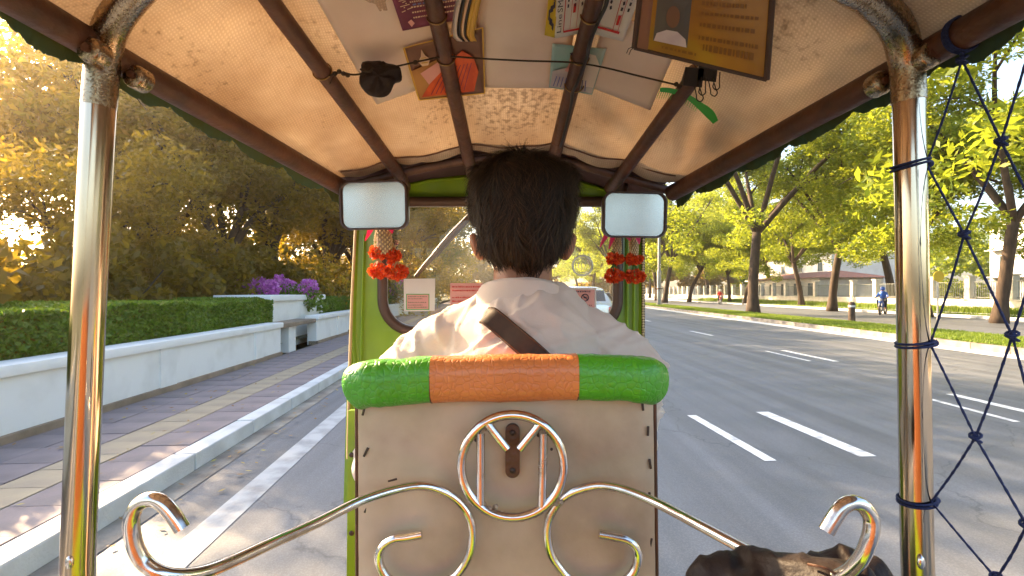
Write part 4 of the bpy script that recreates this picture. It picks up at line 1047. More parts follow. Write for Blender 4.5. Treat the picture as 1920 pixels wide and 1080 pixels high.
# front panel with the windscreen opening
DF = 1.55
def rrect(x0, y0, x1, y1, r0, r1, n=8):
    """rounded rectangle in photo pixels, from the top left clockwise; r0 upper radius, r1 lower radius"""
    out = []
    for (cx, cy, r, a0) in ((x0 + r0, y0 + r0, r0, 180), (x1 - r0, y0 + r0, r0, 270), (x1 - r1, y1 - r1, r1, 0), (x0 + r1, y1 - r1, r1, 90)):
        for k in range(n + 1):
            a = math.radians(a0 + 90 * k / n); out.append((cx + r * math.cos(a), cy + r * math.sin(a)))
    return out
inner = rrect(716, 378, 1160, 622, 22, 62)
outer = []
ot = [(664, 430), (668, 392), (690, 366), (740, 348), (805, 333), (880, 325), (960, 322), (1040, 326), (1105, 340), (1160, 360), (1192, 384), (1205, 430), (1206, 640), (1206, 1150), (660, 1150), (640, 900), (654, 660)]
def ray_outer(px, py):
    cx, cy = 938, 500; a = Vector((px - cx, py - cy)); best = None
    for i in range(len(ot)):
        p, q = Vector(ot[i]) - Vector((cx, cy)), Vector(ot[(i + 1) % len(ot)]) - Vector((cx, cy)); e = q - p
        den = a.x * e.y - a.y * e.x
        if abs(den) < 1e-9: continue
        t_ = (p.x * e.y - p.y * e.x) / den; u = (p.x * a.y - p.y * a.x) / den
        if t_ > 0 and -1e-6 <= u <= 1 + 1e-6 and (best is None or t_ < best): best = t_
    return (cx + a.x * best, cy + a.y * best)
inn = []
for i in range(len(inner)):
    p, q = inner[i], inner[(i + 1) % len(inner)]
    for k in range(4): inn.append((p[0] + (q[0] - p[0]) * k / 4, p[1] + (q[1] - p[1]) * k / 4))
out_ = [ray_outer(*p) for p in inn]
V, Fc = [], []; n = len(inn)
lay = [(out_, 0, .06), (out_, 0, 0), (out_, .10, -.006), (out_, .16, .004), (out_, .5, .006), (out_, .9, .004), (out_, 1, .0), (out_, 1, .05)]
for (lst, f, dy) in lay:
    for (o1, i1) in zip(out_, inn):
        v = P(o1[0] + (i1[0] - o1[0]) * f, o1[1] + (i1[1] - o1[1]) * f, DF); V.append((v.x, v.y + dy, v.z))
for j in range(len(lay) - 1):
    for i in range(n): Fc.append((j * n + i, j * n + (i + 1) % n, (j + 1) * n + (i + 1) % n, (j + 1) * n + i))
for i in range(n): Fc.append((7 * n + i, 7 * n + (i + 1) % n, (i + 1) % n, i))
link('front_panel', mesh_from('front_panel', V, Fc, M['green'], True), TK).data.set_sharp_from_angle(angle=math.radians(35))
b = MB(); gk = [P(px, py, DF - .004) for px, py in rrect(717, 378, 1159, 621, 20, 60, 10)]; b.tube(gk, .0155, 10, closed=True); b.obj('window_gasket', M['gasket'], TK)
b = MB(); gk2 = [P(px, py, DF + .014) for px, py in rrect(725, 386, 1151, 613, 16, 54, 10)]; b.tube(gk2, .004, 6, closed=True); b.obj('gasket_bead', M['kerb'], TK)
ins = rrect(722, 383, 1154, 616, 17, 55, 10)
Vg = [P(px, py, DF + .016) for px, py in ins]; 
ws = link('windscreen', mesh_from('windscreen', Vg, [tuple(range(len(Vg)))], M['glass']), TK)
# ribs down the pillars, edge trims
for (x0, x1, m_) in ((682, 676, 'green'), (1190, 1189, 'green'), (1178, 1176, 'green')):
    b = MB(); b.tube([P(x0, 440, DF - .004), P((x0 + x1) / 2, 560, DF - .004), P(x1, 700, DF - .004)], .0035, 6); b.obj('pillar_rib', M[m_], TK)
b = MB(); b.tube([P(667, 425, DF - .01), P(660, 560, DF - .01), P(655, 700, DF - .01), P(652, 860, DF - .01)], .0045, 6); b.obj('edge_trim', M['jasmine'], TK)
b = MB(); k = 0; yy = 430
while yy < 720:
    b.ball(P(1206, yy, DF - .012), (.0042, .0042, .0036), seg=6, rings=4); yy += 4.9
b.obj('beaded_trim', M['jasmine'], TK)
b = MB(); b.tube([P(1206, 425, DF - .003), P(1206, 730, DF - .003)], .0055, 6); b.obj('edge_trim', M['gasket'], TK)
# dark cloth header between canopy and panel
V, Fc = [], []; n = 60
for i in range(n + 1):
    u = i / n; x = -.475 + u * .91
    zt = roof_z(max(-.44, min(.42, x)), 1.36) + .012
    pxm = 660 + u * 550
    v2 = P(pxm, np.interp(pxm, [660, 690, 740, 805, 880, 960, 1040, 1105, 1160, 1192, 1210], [392, 366, 348, 333, 325, 322, 326, 340, 360, 384, 396]) + 9, DF + .03)
    V += [(x * .98, 1.315, H + roof_z(max(-.44, min(.42, x)), 1.315) + .016), (x * .98, 1.352, H + zt + .010), ((x * .98 + v2.x) / 2, 1.47, (H + zt + v2.z) / 2 + .012), (v2.x, v2.y, v2.z)]
for i in range(n): a = 4 * i; Fc += [(a, a + 1, a + 5, a + 4), (a + 1, a + 2, a + 6, a + 5), (a + 2, a + 3, a + 7, a + 6)]
o = link('header_cloth', mesh_from('header_cloth', V, Fc, M['darkband'], True), TK); s_ = o.modifiers.new('t', 'SOLIDIFY'); s_.thickness = .002

# wiper across the glass
b = MB(); b.tube([P(779, 519, DF + .045), P(800, 494, DF + .045), P(822, 470, DF + .045)], [.006, .008, .009], 8); b.tube([P(815, 478, DF + .05), P(848, 440, DF + .05), P(884, 402, DF + .05)], [.011, .012, .010], 8); b.obj('wiper', M['rust'], TK)

# stickers on the inside of the windscreen
def flat_quad(name, m, x0, y0, x1, y1, d, parent, th=.0006, skew=0):
    b = MB(); a = [P(x0, y0, d), P(x1, y0 - skew, d), P(x1 - skew, y1, d), P(x0, y1 + skew, d)]
    b.add([v for v in a] + [v + Vector((0, th, 0)) for v in a], [(3, 2, 1, 0), (4, 5, 6, 7), (0, 1, 5, 4), (1, 2, 6, 5), (2, 3, 7, 6), (3, 0, 4, 7)])
    return b.obj(name, m, parent, smooth=False)
DS = DF + .012
def scribble(x0, x1, y, d, hh, seed, mb):
    """a line of illegibly small print"""
    r = random.Random(seed); x = x0
    while x < x1 - 1:
        w = r.uniform(1.0, 3.2)
        a = [P(x, y - hh * r.uniform(.6, 1), d), P(min(x1, x + w), y - hh * r.uniform(.6, 1), d), P(min(x1, x + w), y, d), P(x, y, d)]
        mb.add(a, [(3, 2, 1, 0)]); x += w + r.uniform(.5, 1.4)
s1 = flat_quad('clear_sleeve', M['glass'], 748, 516, 826, 592, DS - .0005, TK)
s1 = flat_quad('paper_sticker', M['paper_white'], 757, 523, 816, 583, DS - .002, TK, skew=1)
flat_quad('label', M['comb'], 761.5, 551, 805, 581, DS - .003, s1); flat_quad('label', M['pinkprint'], 763, 552.5, 803.5, 579.5, DS - .004, s1)
b = MB(); 
for k, y in enumerate((557, 561, 568, 573, 577)): scribble(765, 801 - (k % 2) * 9, y, DS - .0055, 2.2, k, b)
setting(b.obj('print', M['plinth'], s1, smooth=False), 'stuff')
s2 = flat_quad('paper_sticker', M['pinkprint'], 844, 531, 906, 588, DS - .002, TK)
b = MB()
for k, y in enumerate((539, 546, 559, 566, 582)): scribble(848, 902, y, DS - .004, 3, 20 + k, b)
setting(b.obj('print', M['redprint'], s2, smooth=False), 'stuff')
s3 = flat_quad('clear_sleeve', M['paper_white'], 1054, 539, 1118, 618, DS - .0015, TK); s3b = flat_quad('notice', M['pinkprint'], 1058, 543, 1115, 614, DS - .003, s3)
b = MB(); scribble(1066, 1108, 548, DS - .0045, 3, 40, b)
for k, y in enumerate((573, 578, 585, 590, 597)): scribble(1064 + k % 2 * 8, 1110 - k % 3 * 8, y, DS - .0045, 1.8, 50 + k, b)
setting(b.obj('print', M['inkprint'], s3, smooth=False), 'stuff')
for cx in (1074, 1097):
    b = MB(); c = P(cx, 558, DS - .005); b.tube([c + Vector((math.cos(a) * .0105, 0, math.sin(a) * .0105)) for a in np.linspace(0, 2 * math.pi, 20)[:-1]], .0016, 5, closed=True); b.tube([c + Vector((-.007, 0, .007)), c + Vector((.007, 0, -.007))], .0013, 5); b.box(c, (.009, .0008, .004)); b.obj('no_smoking_symbol', M['inkprint'], s3)
b = MB(); c = P(1092, 498, DS - .002)
b.tube([c + Vector((math.cos(a) * .030, 0, math.sin(a) * .030)) for a in np.linspace(0, 2 * math.pi, 32)[:-1]], .0036, 6, closed=True)
b.tube([c + Vector((math.cos(a) * .022, 0, math.sin(a) * .022)) for a in np.linspace(0, 2 * math.pi, 32)[:-1]], .0012, 5, closed=True)
b.obj('round_sticker', M['dial'], TK)
b = MB()
for k in range(3): b.tube(spline([c + Vector((-.012 + k * .010, 0, .010)), c + Vector((-.012 + k * .010, 0, -.004)), c + Vector((-.004 + k * .006, 0, -.013))], 4), .0014, 5)
b.obj('sticker_emblem', M['dial'], TK)

# rear-view mirrors
def mirror(x0, y0, x1, y1, d, nrm, stalk):
    t = MB(); cx, cy = (x0 + x1) / 2, (y0 + y1) / 2; C_ = P(cx, cy, d); w, h_ = (x1 - x0) / F * d / 2, (y1 - y0) / F * d / 2
    def ring(s_, dy, r):
        out = []; ww, hh = w * s_, h_ * s_
        for (sx, sz, a0) in ((-1, 1, 90), (-1, -1, 180), (1, -1, 270), (1, 1, 0)):
            for k in range(9):
                a = math.radians(a0 + 90 * k / 8); out.append(Vector((sx * (ww - r) + r * math.cos(a), dy, sz * (hh - r) + r * math.sin(a))))
        # slight pillow bulge of the long sides
        return [Vector((v.x * (1 + .03 * (1 - (v.z / hh) ** 2)), v.y, v.z * (1 + .05 * (1 - (v.x / ww) ** 2)))) for v in out]
    V, Fc = [], []
    prof = [(.90, -.002, .018), (.93, -.010, .02), (.98, -.010, .022), (1.0, -.002, .024), (.98, .012, .024), (.8, .028, .024)]
    k_ = 36
    Rn = Matrix.Rotation(nrm[0], 3, 'Z') @ Matrix.Rotation(nrm[1], 3, 'X')
    for (s_, dy, r) in prof: V += [Rn @ v + C_ for v in ring(s_, dy, r)]
    for j in range(len(prof) - 1):
        for i in range(k_): Fc.append((j * k_ + i, j * k_ + (i + 1) % k_, (j + 1) * k_ + (i + 1) % k_, (j + 1) * k_ + i))
    Fc.append(tuple(range(5 * k_, 6 * k_)))
    t.add(V, Fc); case = t.obj('mirror', M['mirror_case'], TK)
    g = MB(); vs = [Rn @ v + C_ for v in ring(.915, -.003, .019)]
    g.add(vs, [tuple(range(k_))]); g.obj('mirror_glass', M['mirror'], case, smooth=False)
    g = MB(); g.tube(spline([C_ + Vector((0, .02, 0))] + stalk, 5), .007, 8); g.ball(C_ + Vector((0, .024, 0)), .016); g.obj('mirror_bracket', M['gasket'], case)
mirror(636, 340, 767, 430, 1.30, (-.12, .06), [P(722, 350, 1.36), P(720, 325, 1.42), P(722, 300, 1.46)])
mirror(1128, 361, 1251, 445, 1.30, (.12, .06), [P(1172, 365, 1.36), P(1174, 345, 1.42), P(1172, 318, 1.46)])

# seat back with its board, roll and staples
DB = .75
bc = [P(669, 756, DB), P(1227, 752, DB), P(1231, 1090, DB - .01), P(670, 1090, DB - .01)]
def board_pt(u, v):
    return bc[0].lerp(bc[1], u).lerp(bc[3].lerp(bc[2], u), v)
bot = 1.9
b = MB(); nX, nY = 24, 24; V = []; Fc = []
for j in range(nY + 1):
    for i in range(nX + 1):
        u, v = i / nX, j / nY * bot - .06; p = board_pt(u, v); e = min(u, 1 - u) / .04
        p.y += .006 * (1 - min(1, e)) ** 2 + .0015 * noise.noise(Vector((u * 6, v * 6, 0))); V.append(p)
k0 = len(V)
V += [p + Vector((0, .05, 0)) for p in V]
for j in range(nY):
    for i in range(nX):
        a = j * (nX + 1) + i; Fc.append((a, a + nX + 1, a + nX + 2, a + 1)); Fc.append((k0 + a, k0 + a + 1, k0 + a + nX + 2, k0 + a + nX + 1))
for j in range(nY):
    a = j * (nX + 1); Fc.append((a, k0 + a, k0 + a + nX + 1, a + nX + 1)); a += nX; Fc.append((a, a + nX + 1, k0 + a + nX + 1, k0 + a))
for i in range(nX): Fc.append((i, i + 1, k0 + i + 1, k0 + i)); a = nY * (nX + 1) + i; Fc.append((a, k0 + a, k0 + a + 1, a + 1))
b.add(V, Fc); board = b.obj('seat_back_board', M['board'], TK)
for sx in (0, 1):
    b = MB(); b.tube([board_pt(sx, v) + Vector(((sx - .5) * .008, .012, 0)) for v in np.linspace(-.02, 1.8, 12)], .0028, 8); b.obj('piping', M['rust'], board)
for (px, py, a) in ((682, 770, .25), (686, 848, .45), (688, 953, .5), (696, 1050, .3), (1205, 761, -.1), (1215, 808, .05), (1219, 870, -.15), (1217, 932, .1), (1220, 1018, .2), (736, 900, 1.3)):
    b = MB(); c = P(px, py, DB - .003); b.box(c, (.0035, .0025, .0145), rot=Matrix.Rotation(a, 3, 'Y'), bev=.0008); b.obj('staple', M['staple'], board)
for (px, py) in ((850, 848), (1034, 842), (1010, 815), (893, 825)):
    b = MB(); b.ball(P(px, py, DB - .001), (.004, .002, .004), seg=10, rings=6); b.obj('screw', M['staple'], board)
b = MB(); b.ball(P(955, 1084, DB - .002), (.016, .004, .013)); b.obj('grommet', M['staple'], board)
# padded roll on top, three sections with stitched ends
DR = .735
path = [P(947 + (a - 947) * .955, b_, DR + c_) for a, b_, c_ in ((672, 722, .010), (686, 718, 0), (730, 716, 0), (806, 711, 0), (960, 708, 0), (1086, 706, 0), (1170, 708, 0), (1212, 711, 0), (1224, 713, .010))]
pp = spline(path, 12)
def rsec(i0, i1, m, name, r=.0345):
    seg = pp[i0:i1 + 1]; b = MB(); rr = []
    for k in range(i0, i1 + 1):
        f = k / (len(pp) - 1); e = min(f, 1 - f)
        rr.append((r + .0015 * math.sin(f * 40) * .4) * min(1, (.90 + .10 * min(1, e / .03))) + .0018 * (abs(f - .5) * 2))
    b.tube(seg, rr, 36); o = b.obj(name, m, TK, angle=60)
    cz = Vector((0, 0, 0)); N0 = [v.normal.copy() for v in o.data.vertices]
    for v, nr in zip(o.data.vertices, N0):
        k = min(range(len(pp)), key=lambda q: abs(pp[q].x - v.co.x)); dy, dz = v.co.y - pp[k].y, v.co.z - pp[k].z; rr_ = math.hypot(dy, dz)
        if rr_ > 1e-4:
            c_, s_ = abs(dy / rr_), abs(dz / rr_); g = 1 / (c_ ** 3 + s_ ** 3) ** (1 / 3)
            v.co.y = pp[k].y + dy * g * .93; v.co.z = pp[k].z + dz * g * .925
        v.co += nr * (.0016 * noise.noise(v.co * 30) + .0012 * noise.noise(Vector((v.co.x * 90, v.co.y * 12, v.co.z * 12))))
    return o
na = min(range(len(pp)), key=lambda i: abs(pp[i].x - P(812, 711, DR).x)); nb = min(range(len(pp)), key=lambda i: abs(pp[i].x - P(1079, 706, DR).x))
rsec(4, na, M['croc_green'], 'seat_roll'); rsec(na, nb, M['croc_orange'], 'seat_roll', .0352); rsec(nb, len(pp) - 5, M['croc_green'], 'seat_roll')
def sqr(a):
    c_, s_ = math.cos(a), math.sin(a); g = 1 / (abs(c_) ** 3 + abs(s_) ** 3) ** (1 / 3)
    return Vector((0, c_ * g * .945, s_ * g * .94))
for i in (na, nb):
    b = MB(); c = pp[i]; b.tube([c + sqr(a) * .0342 for a in np.linspace(0, 2 * math.pi, 40)[:-1]], .0012, 6, closed=True); b.obj('roll_seam', M['rust'], TK)
for i, m_ in ((4, 'orange_edge'), (len(pp) - 5, 'orange_edge')):
    c = pp[i]; sx = -1 if i < 20 else 1
    b = MB(); b.tube([c + Vector((sx * .001, 0, 0)) + sqr(a) * .0322 for a in np.linspace(0, 2 * math.pi, 40)[:-1]], .0032, 8, closed=True); b.obj('roll_piping', M[m_], TK)
    b = MB(); b.add([c + Vector((sx * .0015, 0, 0)) + sqr(a) * f for f in (.0325, .02, .008) for a in np.linspace(0, 2 * math.pi, 41)[:-1]], [(j * 40 + i_, j * 40 + (i_ + 1) % 40, j * 40 + 40 + (i_ + 1) % 40, j * 40 + 40 + i_) for j in range(2) for i_ in range(40)] + [tuple(range(80, 120))]); b.obj('roll_end', M['croc_orange'], TK)

# steel scroll work
def S3(pts, r, name, m='bar', n=8):
    b = MB(); b.tube(spline([P(*p) for p in pts], n), r, 14); return b.obj(name, M[m], TK)
DM = .715
b = MB(); cR = P(961, 874, DM); b.tube([cR + Vector((math.cos(a) * .0725, 0, math.sin(a) * .0725)) for a in np.linspace(0, 2 * math.pi, 56)[:-1]], .0067, 14, closed=True); emb = b.obj('emblem_ring', M['bar'], TK)
def bar2(a, c, r=.0062):
    b = MB(); b.tube([P(*a), P(*c)], r, 12); return b.obj('emblem_bar', M['bar'], emb)
bar2((901, 812, DM), (901, 946, DM)); bar2((1019, 812, DM), (1016, 952, DM)); bar2((912, 792, DM), (951, 842, DM - .002)); bar2((1012, 795, DM), (974, 842, DM - .002))
b = MB()
rsw = random.Random(3)
for (px, py, k) in ((905, 800, 10), (915, 790, 6), (1013, 798, 10), (1022, 806, 6), (884, 941, 7), (903, 948, 6), (1012, 950, 6), (1046, 941, 7), (925, 955, 4)):
    for _ in range(k): b.ball(P(px + rsw.uniform(-7, 7), py + rsw.uniform(-5, 5), DM + rsw.uniform(-.003, .003)), rsw.uniform(.0022, .0042), seg=8, rings=6)
b.obj('weld_bead', M['weld'], emb)
b = MB()
pc = P(961, 844, DB - .006); n = 12; pts = [(math.cos(a) * .0105, .0285 + math.sin(a) * .0105) for a in np.linspace(0, math.pi, n)] + [(math.cos(a) * .0105, -.0285 + math.sin(a) * .0105) for a in np.linspace(math.pi, 2 * math.pi, n)]
b.add([pc + Vector((x, -.006, z)) for x, z in pts] + [pc + Vector((x, .004, z)) for x, z in pts], [tuple(range(2 * n)), tuple(reversed(range(2 * n, 4 * n)))] + [(i, i + 2 * n, (i + 1) % (2 * n) + 2 * n, (i + 1) % (2 * n)) for i in range(2 * n)])
plate = b.obj('latch_plate', M['rust'], TK)
for dz in (.0275, -.0275):
    b = MB(); b.ball(pc + Vector((0, -.007, dz)), (.0042, .0025, .0042), seg=12, rings=6); b.obj('screw', M['staple'], plate)
S3([(791, 1002, .72), (765, 1007, .72), (738, 1011, .72), (718, 1024, .72), (710, 1043, .72), (716, 1068, .72), (738, 1092, .72), (790, 1103, .72), (842, 1088, .72), (866, 1066, .72), (881, 1036, .72), (886, 1000, .72), (880, 968, .72), (862, 942, .72), (832, 922, .715),
    (791, 911, .705), (738, 919, .69), (673, 941, .66), (590, 982, .60), (512, 1017, .54), (434, 1053, .49), (382, 1073, .46), (335, 1080, .44), (299, 1074, .43), (270, 1054, .428), (254, 1026, .426), (247, 995, .425), (248, 968, .424), (260, 946, .424), (283, 936, .424), (304, 943, .424), (325, 966, .424), (342, 992, .424)], .0063, 'luggage_bar')
S3([(1123, 1001, .72), (1148, 1006, .72), (1176, 1013, .72), (1191, 1026, .72), (1196, 1046, .72), (1188, 1072, .72), (1165, 1092, .72), (1120, 1101, .72), (1072, 1088, .72), (1047, 1062, .72), (1032, 1036, .72), (1026, 1000, .72), (1031, 968, .72), (1048, 941, .72), (1076, 922, .715),
    (1121, 911, .705), (1166, 917, .69), (1229, 942, .66), (1310, 984, .60), (1400, 1032, .545), (1470, 1066, .50), (1530, 1084, .47), (1580, 1078, .445), (1612, 1050, .43), (1630, 1010, .424), (1634, 975, .424), (1619, 950, .424), (1598, 942, .424), (1578, 952, .424), (1563, 973, .424), (1549, 996, .424)], .0063, 'luggage_bar')

# cabin shell: floor, side sills, green body side, driver's saddle, handlebar, passenger bench
b = MB(); b.box((-.02, .55, .24), (1.2, 2.1, .03), bev=.004); b.obj('floor_pan', M['floor_mat'], TK)
for sx in (-.63, .60):
    b = MB(); b.box((sx, .2, .34), (.04, 1.25, .26), bev=.01); b.obj('side_sill', M['green'], TK)
b = MB(); b.add([P(668, 770, 1.0), P(653, 770, 1.0), P(649, 1160, 1.0), P(668, 1160, 1.0)] + [v + Vector((0, .012, 0)) for v in (P(668, 770, 1.0), P(653, 770, 1.0), P(649, 1160, 1.0), P(668, 1160, 1.0))], [(0, 1, 2, 3), (7, 6, 5, 4), (0, 4, 5, 1), (1, 5, 6, 2), (2, 6, 7, 3), (3, 7, 4, 0)])
sf = b.obj('side_flange', M['green'], TK, smooth=False)
for py in (853, 1000):
    b = MB(); b.ball(P(659, py, .997), (.005, .002, .005)); b.obj('screw', M['staple'], sf)
b = MB(); b.box((.0, .94, .55), (.36, .34, .1), bev=.03); b.obj('saddle', M['croc_orange'], TK)
b = MB(); b.box((.0, .94, .38), (.34, .32, .24), bev=.01); b.obj('saddle_box', M['green'], TK)
b = MB(); b.tube(spline([(-.34, 1.30, .98), (-.18, 1.38, .99), (0, 1.41, .98), (.20, 1.38, .99), (.36, 1.30, .98)], 5), .013, 10); b.tube([(.01, 1.41, .98), (.01, 1.50, .3)], .03, 10); hb = b.obj('handlebar', M['black'], TK)
b = MB(); b.box((-.02, -.35, .62), (1.16, .42, .14), bev=.04); b.obj('bench_seat', M['bench'], TK)
b = MB(); b.box((-.02, -.58, .95), (1.16, .12, .58), bev=.04); b.obj('bench_back', M['bench'], TK)
b = MB(); b.box((-.02, -.68, .75), (1.22, .04, .95), bev=.01); b.obj('rear_panel', M['green'], TK)
b = MB(); b.box((-.02, -.35, .42), (1.14, .4, .26), bev=.01); b.obj('bench_box', M['green'], TK)
for sx in (-.66, .64):
    b = MB(); b.tube([(sx, -.66, .3), (sx, -.66, 1.72)], .02, 12); b.obj('rear_post', M['chrome'], TK)
for (x, y) in ((-.5, -.2), (.5, -.2), (.0, 1.9)): wheel(TK, (x, y, .24), .24, .11)
b = MB(); b.tube(spline([(0, 1.62, .45), (0, 1.95, .52), (0, 2.2, .3)], 4), .09, 10); b.obj('front_mudguard', M['green'], TK)

# ================================================================== THE DRIVER
DR_ = thing('person', 'driver in a pale cotton shirt seen from behind, brown strap over one shoulder', 'person', (.018, .95, .5))
def ph(px, py, d): return P(px, py, d)
HC = P(981, 424, .955)                                     # middle of the skull
def arm_pts(s):
    if s < 0: return P(778, 700, .925), P(716, 880, 1.03), Vector((-.275, 1.30, 1.005))
    return P(1176, 702, .925), P(1176, 850, 1.06), Vector((.28, 1.31, 1.005))
NB = P(980, 590, .93)
# body: skull, jaw, ears, neck, trunk, arms, hands with fingers, legs
b = MB()
b.ball(HC + Vector((0, -.004, .018)), (.082, .096, .092)); b.ball(HC + Vector((0, .035, -.045)), (.066, .070, .072)); b.ball(HC + Vector((0, .065, -.085)), (.030, .028, .022))
b.ball(HC + Vector((0, .118, -.030)), (.013, .022, .018)); capsule(b, HC + Vector((0, .095, .015)), HC + Vector((0, .120, -.028)), .010, .013)
b.ball(HC + Vector((0, .094, -.062)), (.024, .012, .010)); b.ball(HC + Vector((0, .084, .028)), (.060, .014, .012))
for sx in (-1, 1):
    e = HC + Vector((sx * .088, .014, -.038)); b.ball(e, (.012, .019, .031), rot=Matrix.Rotation(sx * .35, 3, 'Y')); b.ball(e + Vector((-sx * .012, .003, -.004)), (.012, .012, .02))
capsule(b, P(978, 620, .94), HC + Vector((0, .002, -.05)), .056, .056)
capsule(b, P(978, 900, .945), P(978, 760, .945), .115, .10); b.ball((.018, .95, .68), (.16, .12, .12))
FG = []
for s in (-1, 1):
    sh, el, wr = arm_pts(s)
    capsule(b, NB + Vector((0, .01, -.085)), sh, .04, .045); capsule(b, sh, el, .048, .040); capsule(b, el, wr, .038, .025)
    hd = (wr - el).normalized(); palm = wr + hd * .045 + Vector((0, 0, .004))
    capsule(b, wr, palm, .026, .030); b.ball(palm + hd * .012, (.040, .026, .018))
    for f in range(4):
        rt = palm + Vector(((f - 1.5) * .0205, .018, .008)); ln = (.034, .038, .036, .029)[f]
        k1 = rt + Vector((0, ln * .8, .000)); k2 = k1 + Vector((0, ln * .25, -.026)); k3 = k2 + Vector((0, -ln * .5, -.014))
        capsule(b, rt, k1, .0098, .0092, 3, 8); capsule(b, k1, k2, .0092, .0086, 3, 8); capsule(b, k2, k3, .0086, .0078, 3, 8)
    t1 = palm + Vector((-s * .034, -.012, -.006)); t2 = t1 + Vector((-s * .014, .030, -.016)); t3 = t2 + Vector((s * .002, .020, -.014))
    capsule(b, t1, t2, .0125, .0105, 3, 8); capsule(b, t2, t3, .0105, .009, 3, 8)
    hp_ = Vector((.018 + s * .09, .95, .66)); kn = Vector((.018 + s * .19, 1.30, .64)); an_ = Vector((.018 + s * .17, 1.27, .30))
    capsule(b, hp_, kn, .085, .058); capsule(b, kn, an_, .055, .038); capsule(b, an_ + Vector((0, -.02, -.01)), an_ + Vector((0, .14, -.02)), .035, .03)
me = fuse(b, .0062, 5, .5); me.materials.append(M['skin']); link('body', me, DR_)
# eyes and brows (seen only from ahead)
for sx in (-1, 1):
    b = MB(); b.ball(HC + Vector((sx * .031, .086, .006)), (.013, .011, .010)); b.obj('eye', M['paper_white'], DR_)
# shirt, one surface with creases
b = MB()
capsule(b, P(978, 960, .94), P(978, 690, .925), .150, .150); b.ball(P(978, 705, .935), (.205, .118, .125)); b.ball(P(968, 664, .92), (.17, .088, .085))
for s in (-1, 1):
    sh, el, wr = arm_pts(s)
    tr = P(978 + s * 28, 578, .93)
    capsule(b, tr, sh.lerp(tr, .42) + Vector((0, 0, .005)), .054, .062); capsule(b, sh.lerp(tr, .45), sh, .070, .064)
    capsule(b, sh, el, .066, .058); capsule(b, el, wr + (el - wr) * .08, .056, .040)
def crease(co, no):
    w_ = noise.noise(co * 5) * .35
    v = noise.noise(Vector((co.x * 7, co.y * 7, co.z * 20))) * .006 + noise.noise(Vector((co.x * 26 + co.z * 18, co.y * 10, co.z * 9))) * .003
    for (ax, az, k1, seed) in ((9, 15, 1, 1.0), (-8, 17, 1, 4.0), (16, 7, .6, 9.0)):
        q1 = 1 - abs(noise.noise(Vector((co.x * ax + co.z * az + w_ * 6, co.z * 4 - co.x * 3, seed)))) * 4.2
        if q1 > 0: v += .0055 * k1 * q1 * q1
    # folds fanning from the shoulders toward the collar
    r_ = math.hypot(co.x - .018, (co.z - 1.30)); a = math.atan2(co.z - 1.30, co.x - .018)
    v += .0035 * math.sin(a * 15 + r_ * 26) * min(1, r_ * 5) * (.5 + noise.noise(co * 6))
    return co + no * v
me = fuse(b, .0058, 9, .6, crease); me.materials.append(M['shirt']); link('shirt', me, DR_); SHIRT = me
# stand-and-fall collar
def collar_ring(cx, cy, z, rx, ry, tilt, n=48, seed=0):
    return [Vector((cx + rx * math.sin(a), cy - ry * math.cos(a), z + tilt * math.cos(a) + .0015 * noise.noise(Vector((a * 2, seed, 0))))) for a in np.linspace(0, 2 * math.pi, n + 1)[:-1]]
cc = P(976, 575, .935)
rings = [collar_ring(cc.x, cc.y, cc.z - .040, .106, .088, .004, seed=1), collar_ring(cc.x, cc.y, cc.z - .018, .100, .084, .006, seed=2), collar_ring(cc.x, cc.y, cc.z + .010, .090, .079, .010, seed=3), collar_ring(cc.x, cc.y, cc.z + .030, .077, .071, .016, seed=4),
         collar_ring(cc.x, cc.y, cc.z + .035, .073, .067, .017, seed=5), collar_ring(cc.x, cc.y, cc.z + .030, .069, .063, .015, seed=6), collar_ring(cc.x, cc.y, cc.z - .02, .066, .060, .008, seed=7)]
V = [v for r_ in rings for v in r_]; n = 48
Fc = [(j * n + i, j * n + (i + 1) % n, (j + 1) * n + (i + 1) % n, (j + 1) * n + i) for j in range(len(rings) - 1) for i in range(n)]
link('collar', mesh_from('collar', V, Fc, M['shirt'], True), DR_)
b = MB(); b.tube([v + Vector(((v.x - cc.x) * .03, -.002, .004)) for v in rings[0]], .0026, 6, closed=True); b.obj('collar_seam', M['shirt'], DR_)
b = MB(); hp1, hp2 = None, None
for s in (-1, 1):
    h1 = Vector((.018 + s * .09, .95, .66)); kn = Vector((.018 + s * .19, 1.30, .64)); an_ = Vector((.018 + s * .17, 1.27, .36))
    capsule(b, h1, kn, .10, .075); capsule(b, kn, an_, .072, .06)
b.ball((.018, .95, .68), (.175, .13, .12))
me = fuse(b, .012, 6); me.materials.append(M['trousers']); link('trousers', me, DR_)
for s in (-1, 1):
    b = MB(); capsule(b, (.018 + s * .17, 1.25, .285), (.018 + s * .17, 1.42, .28), .046, .04); b.obj('shoe', M['black'], DR_)
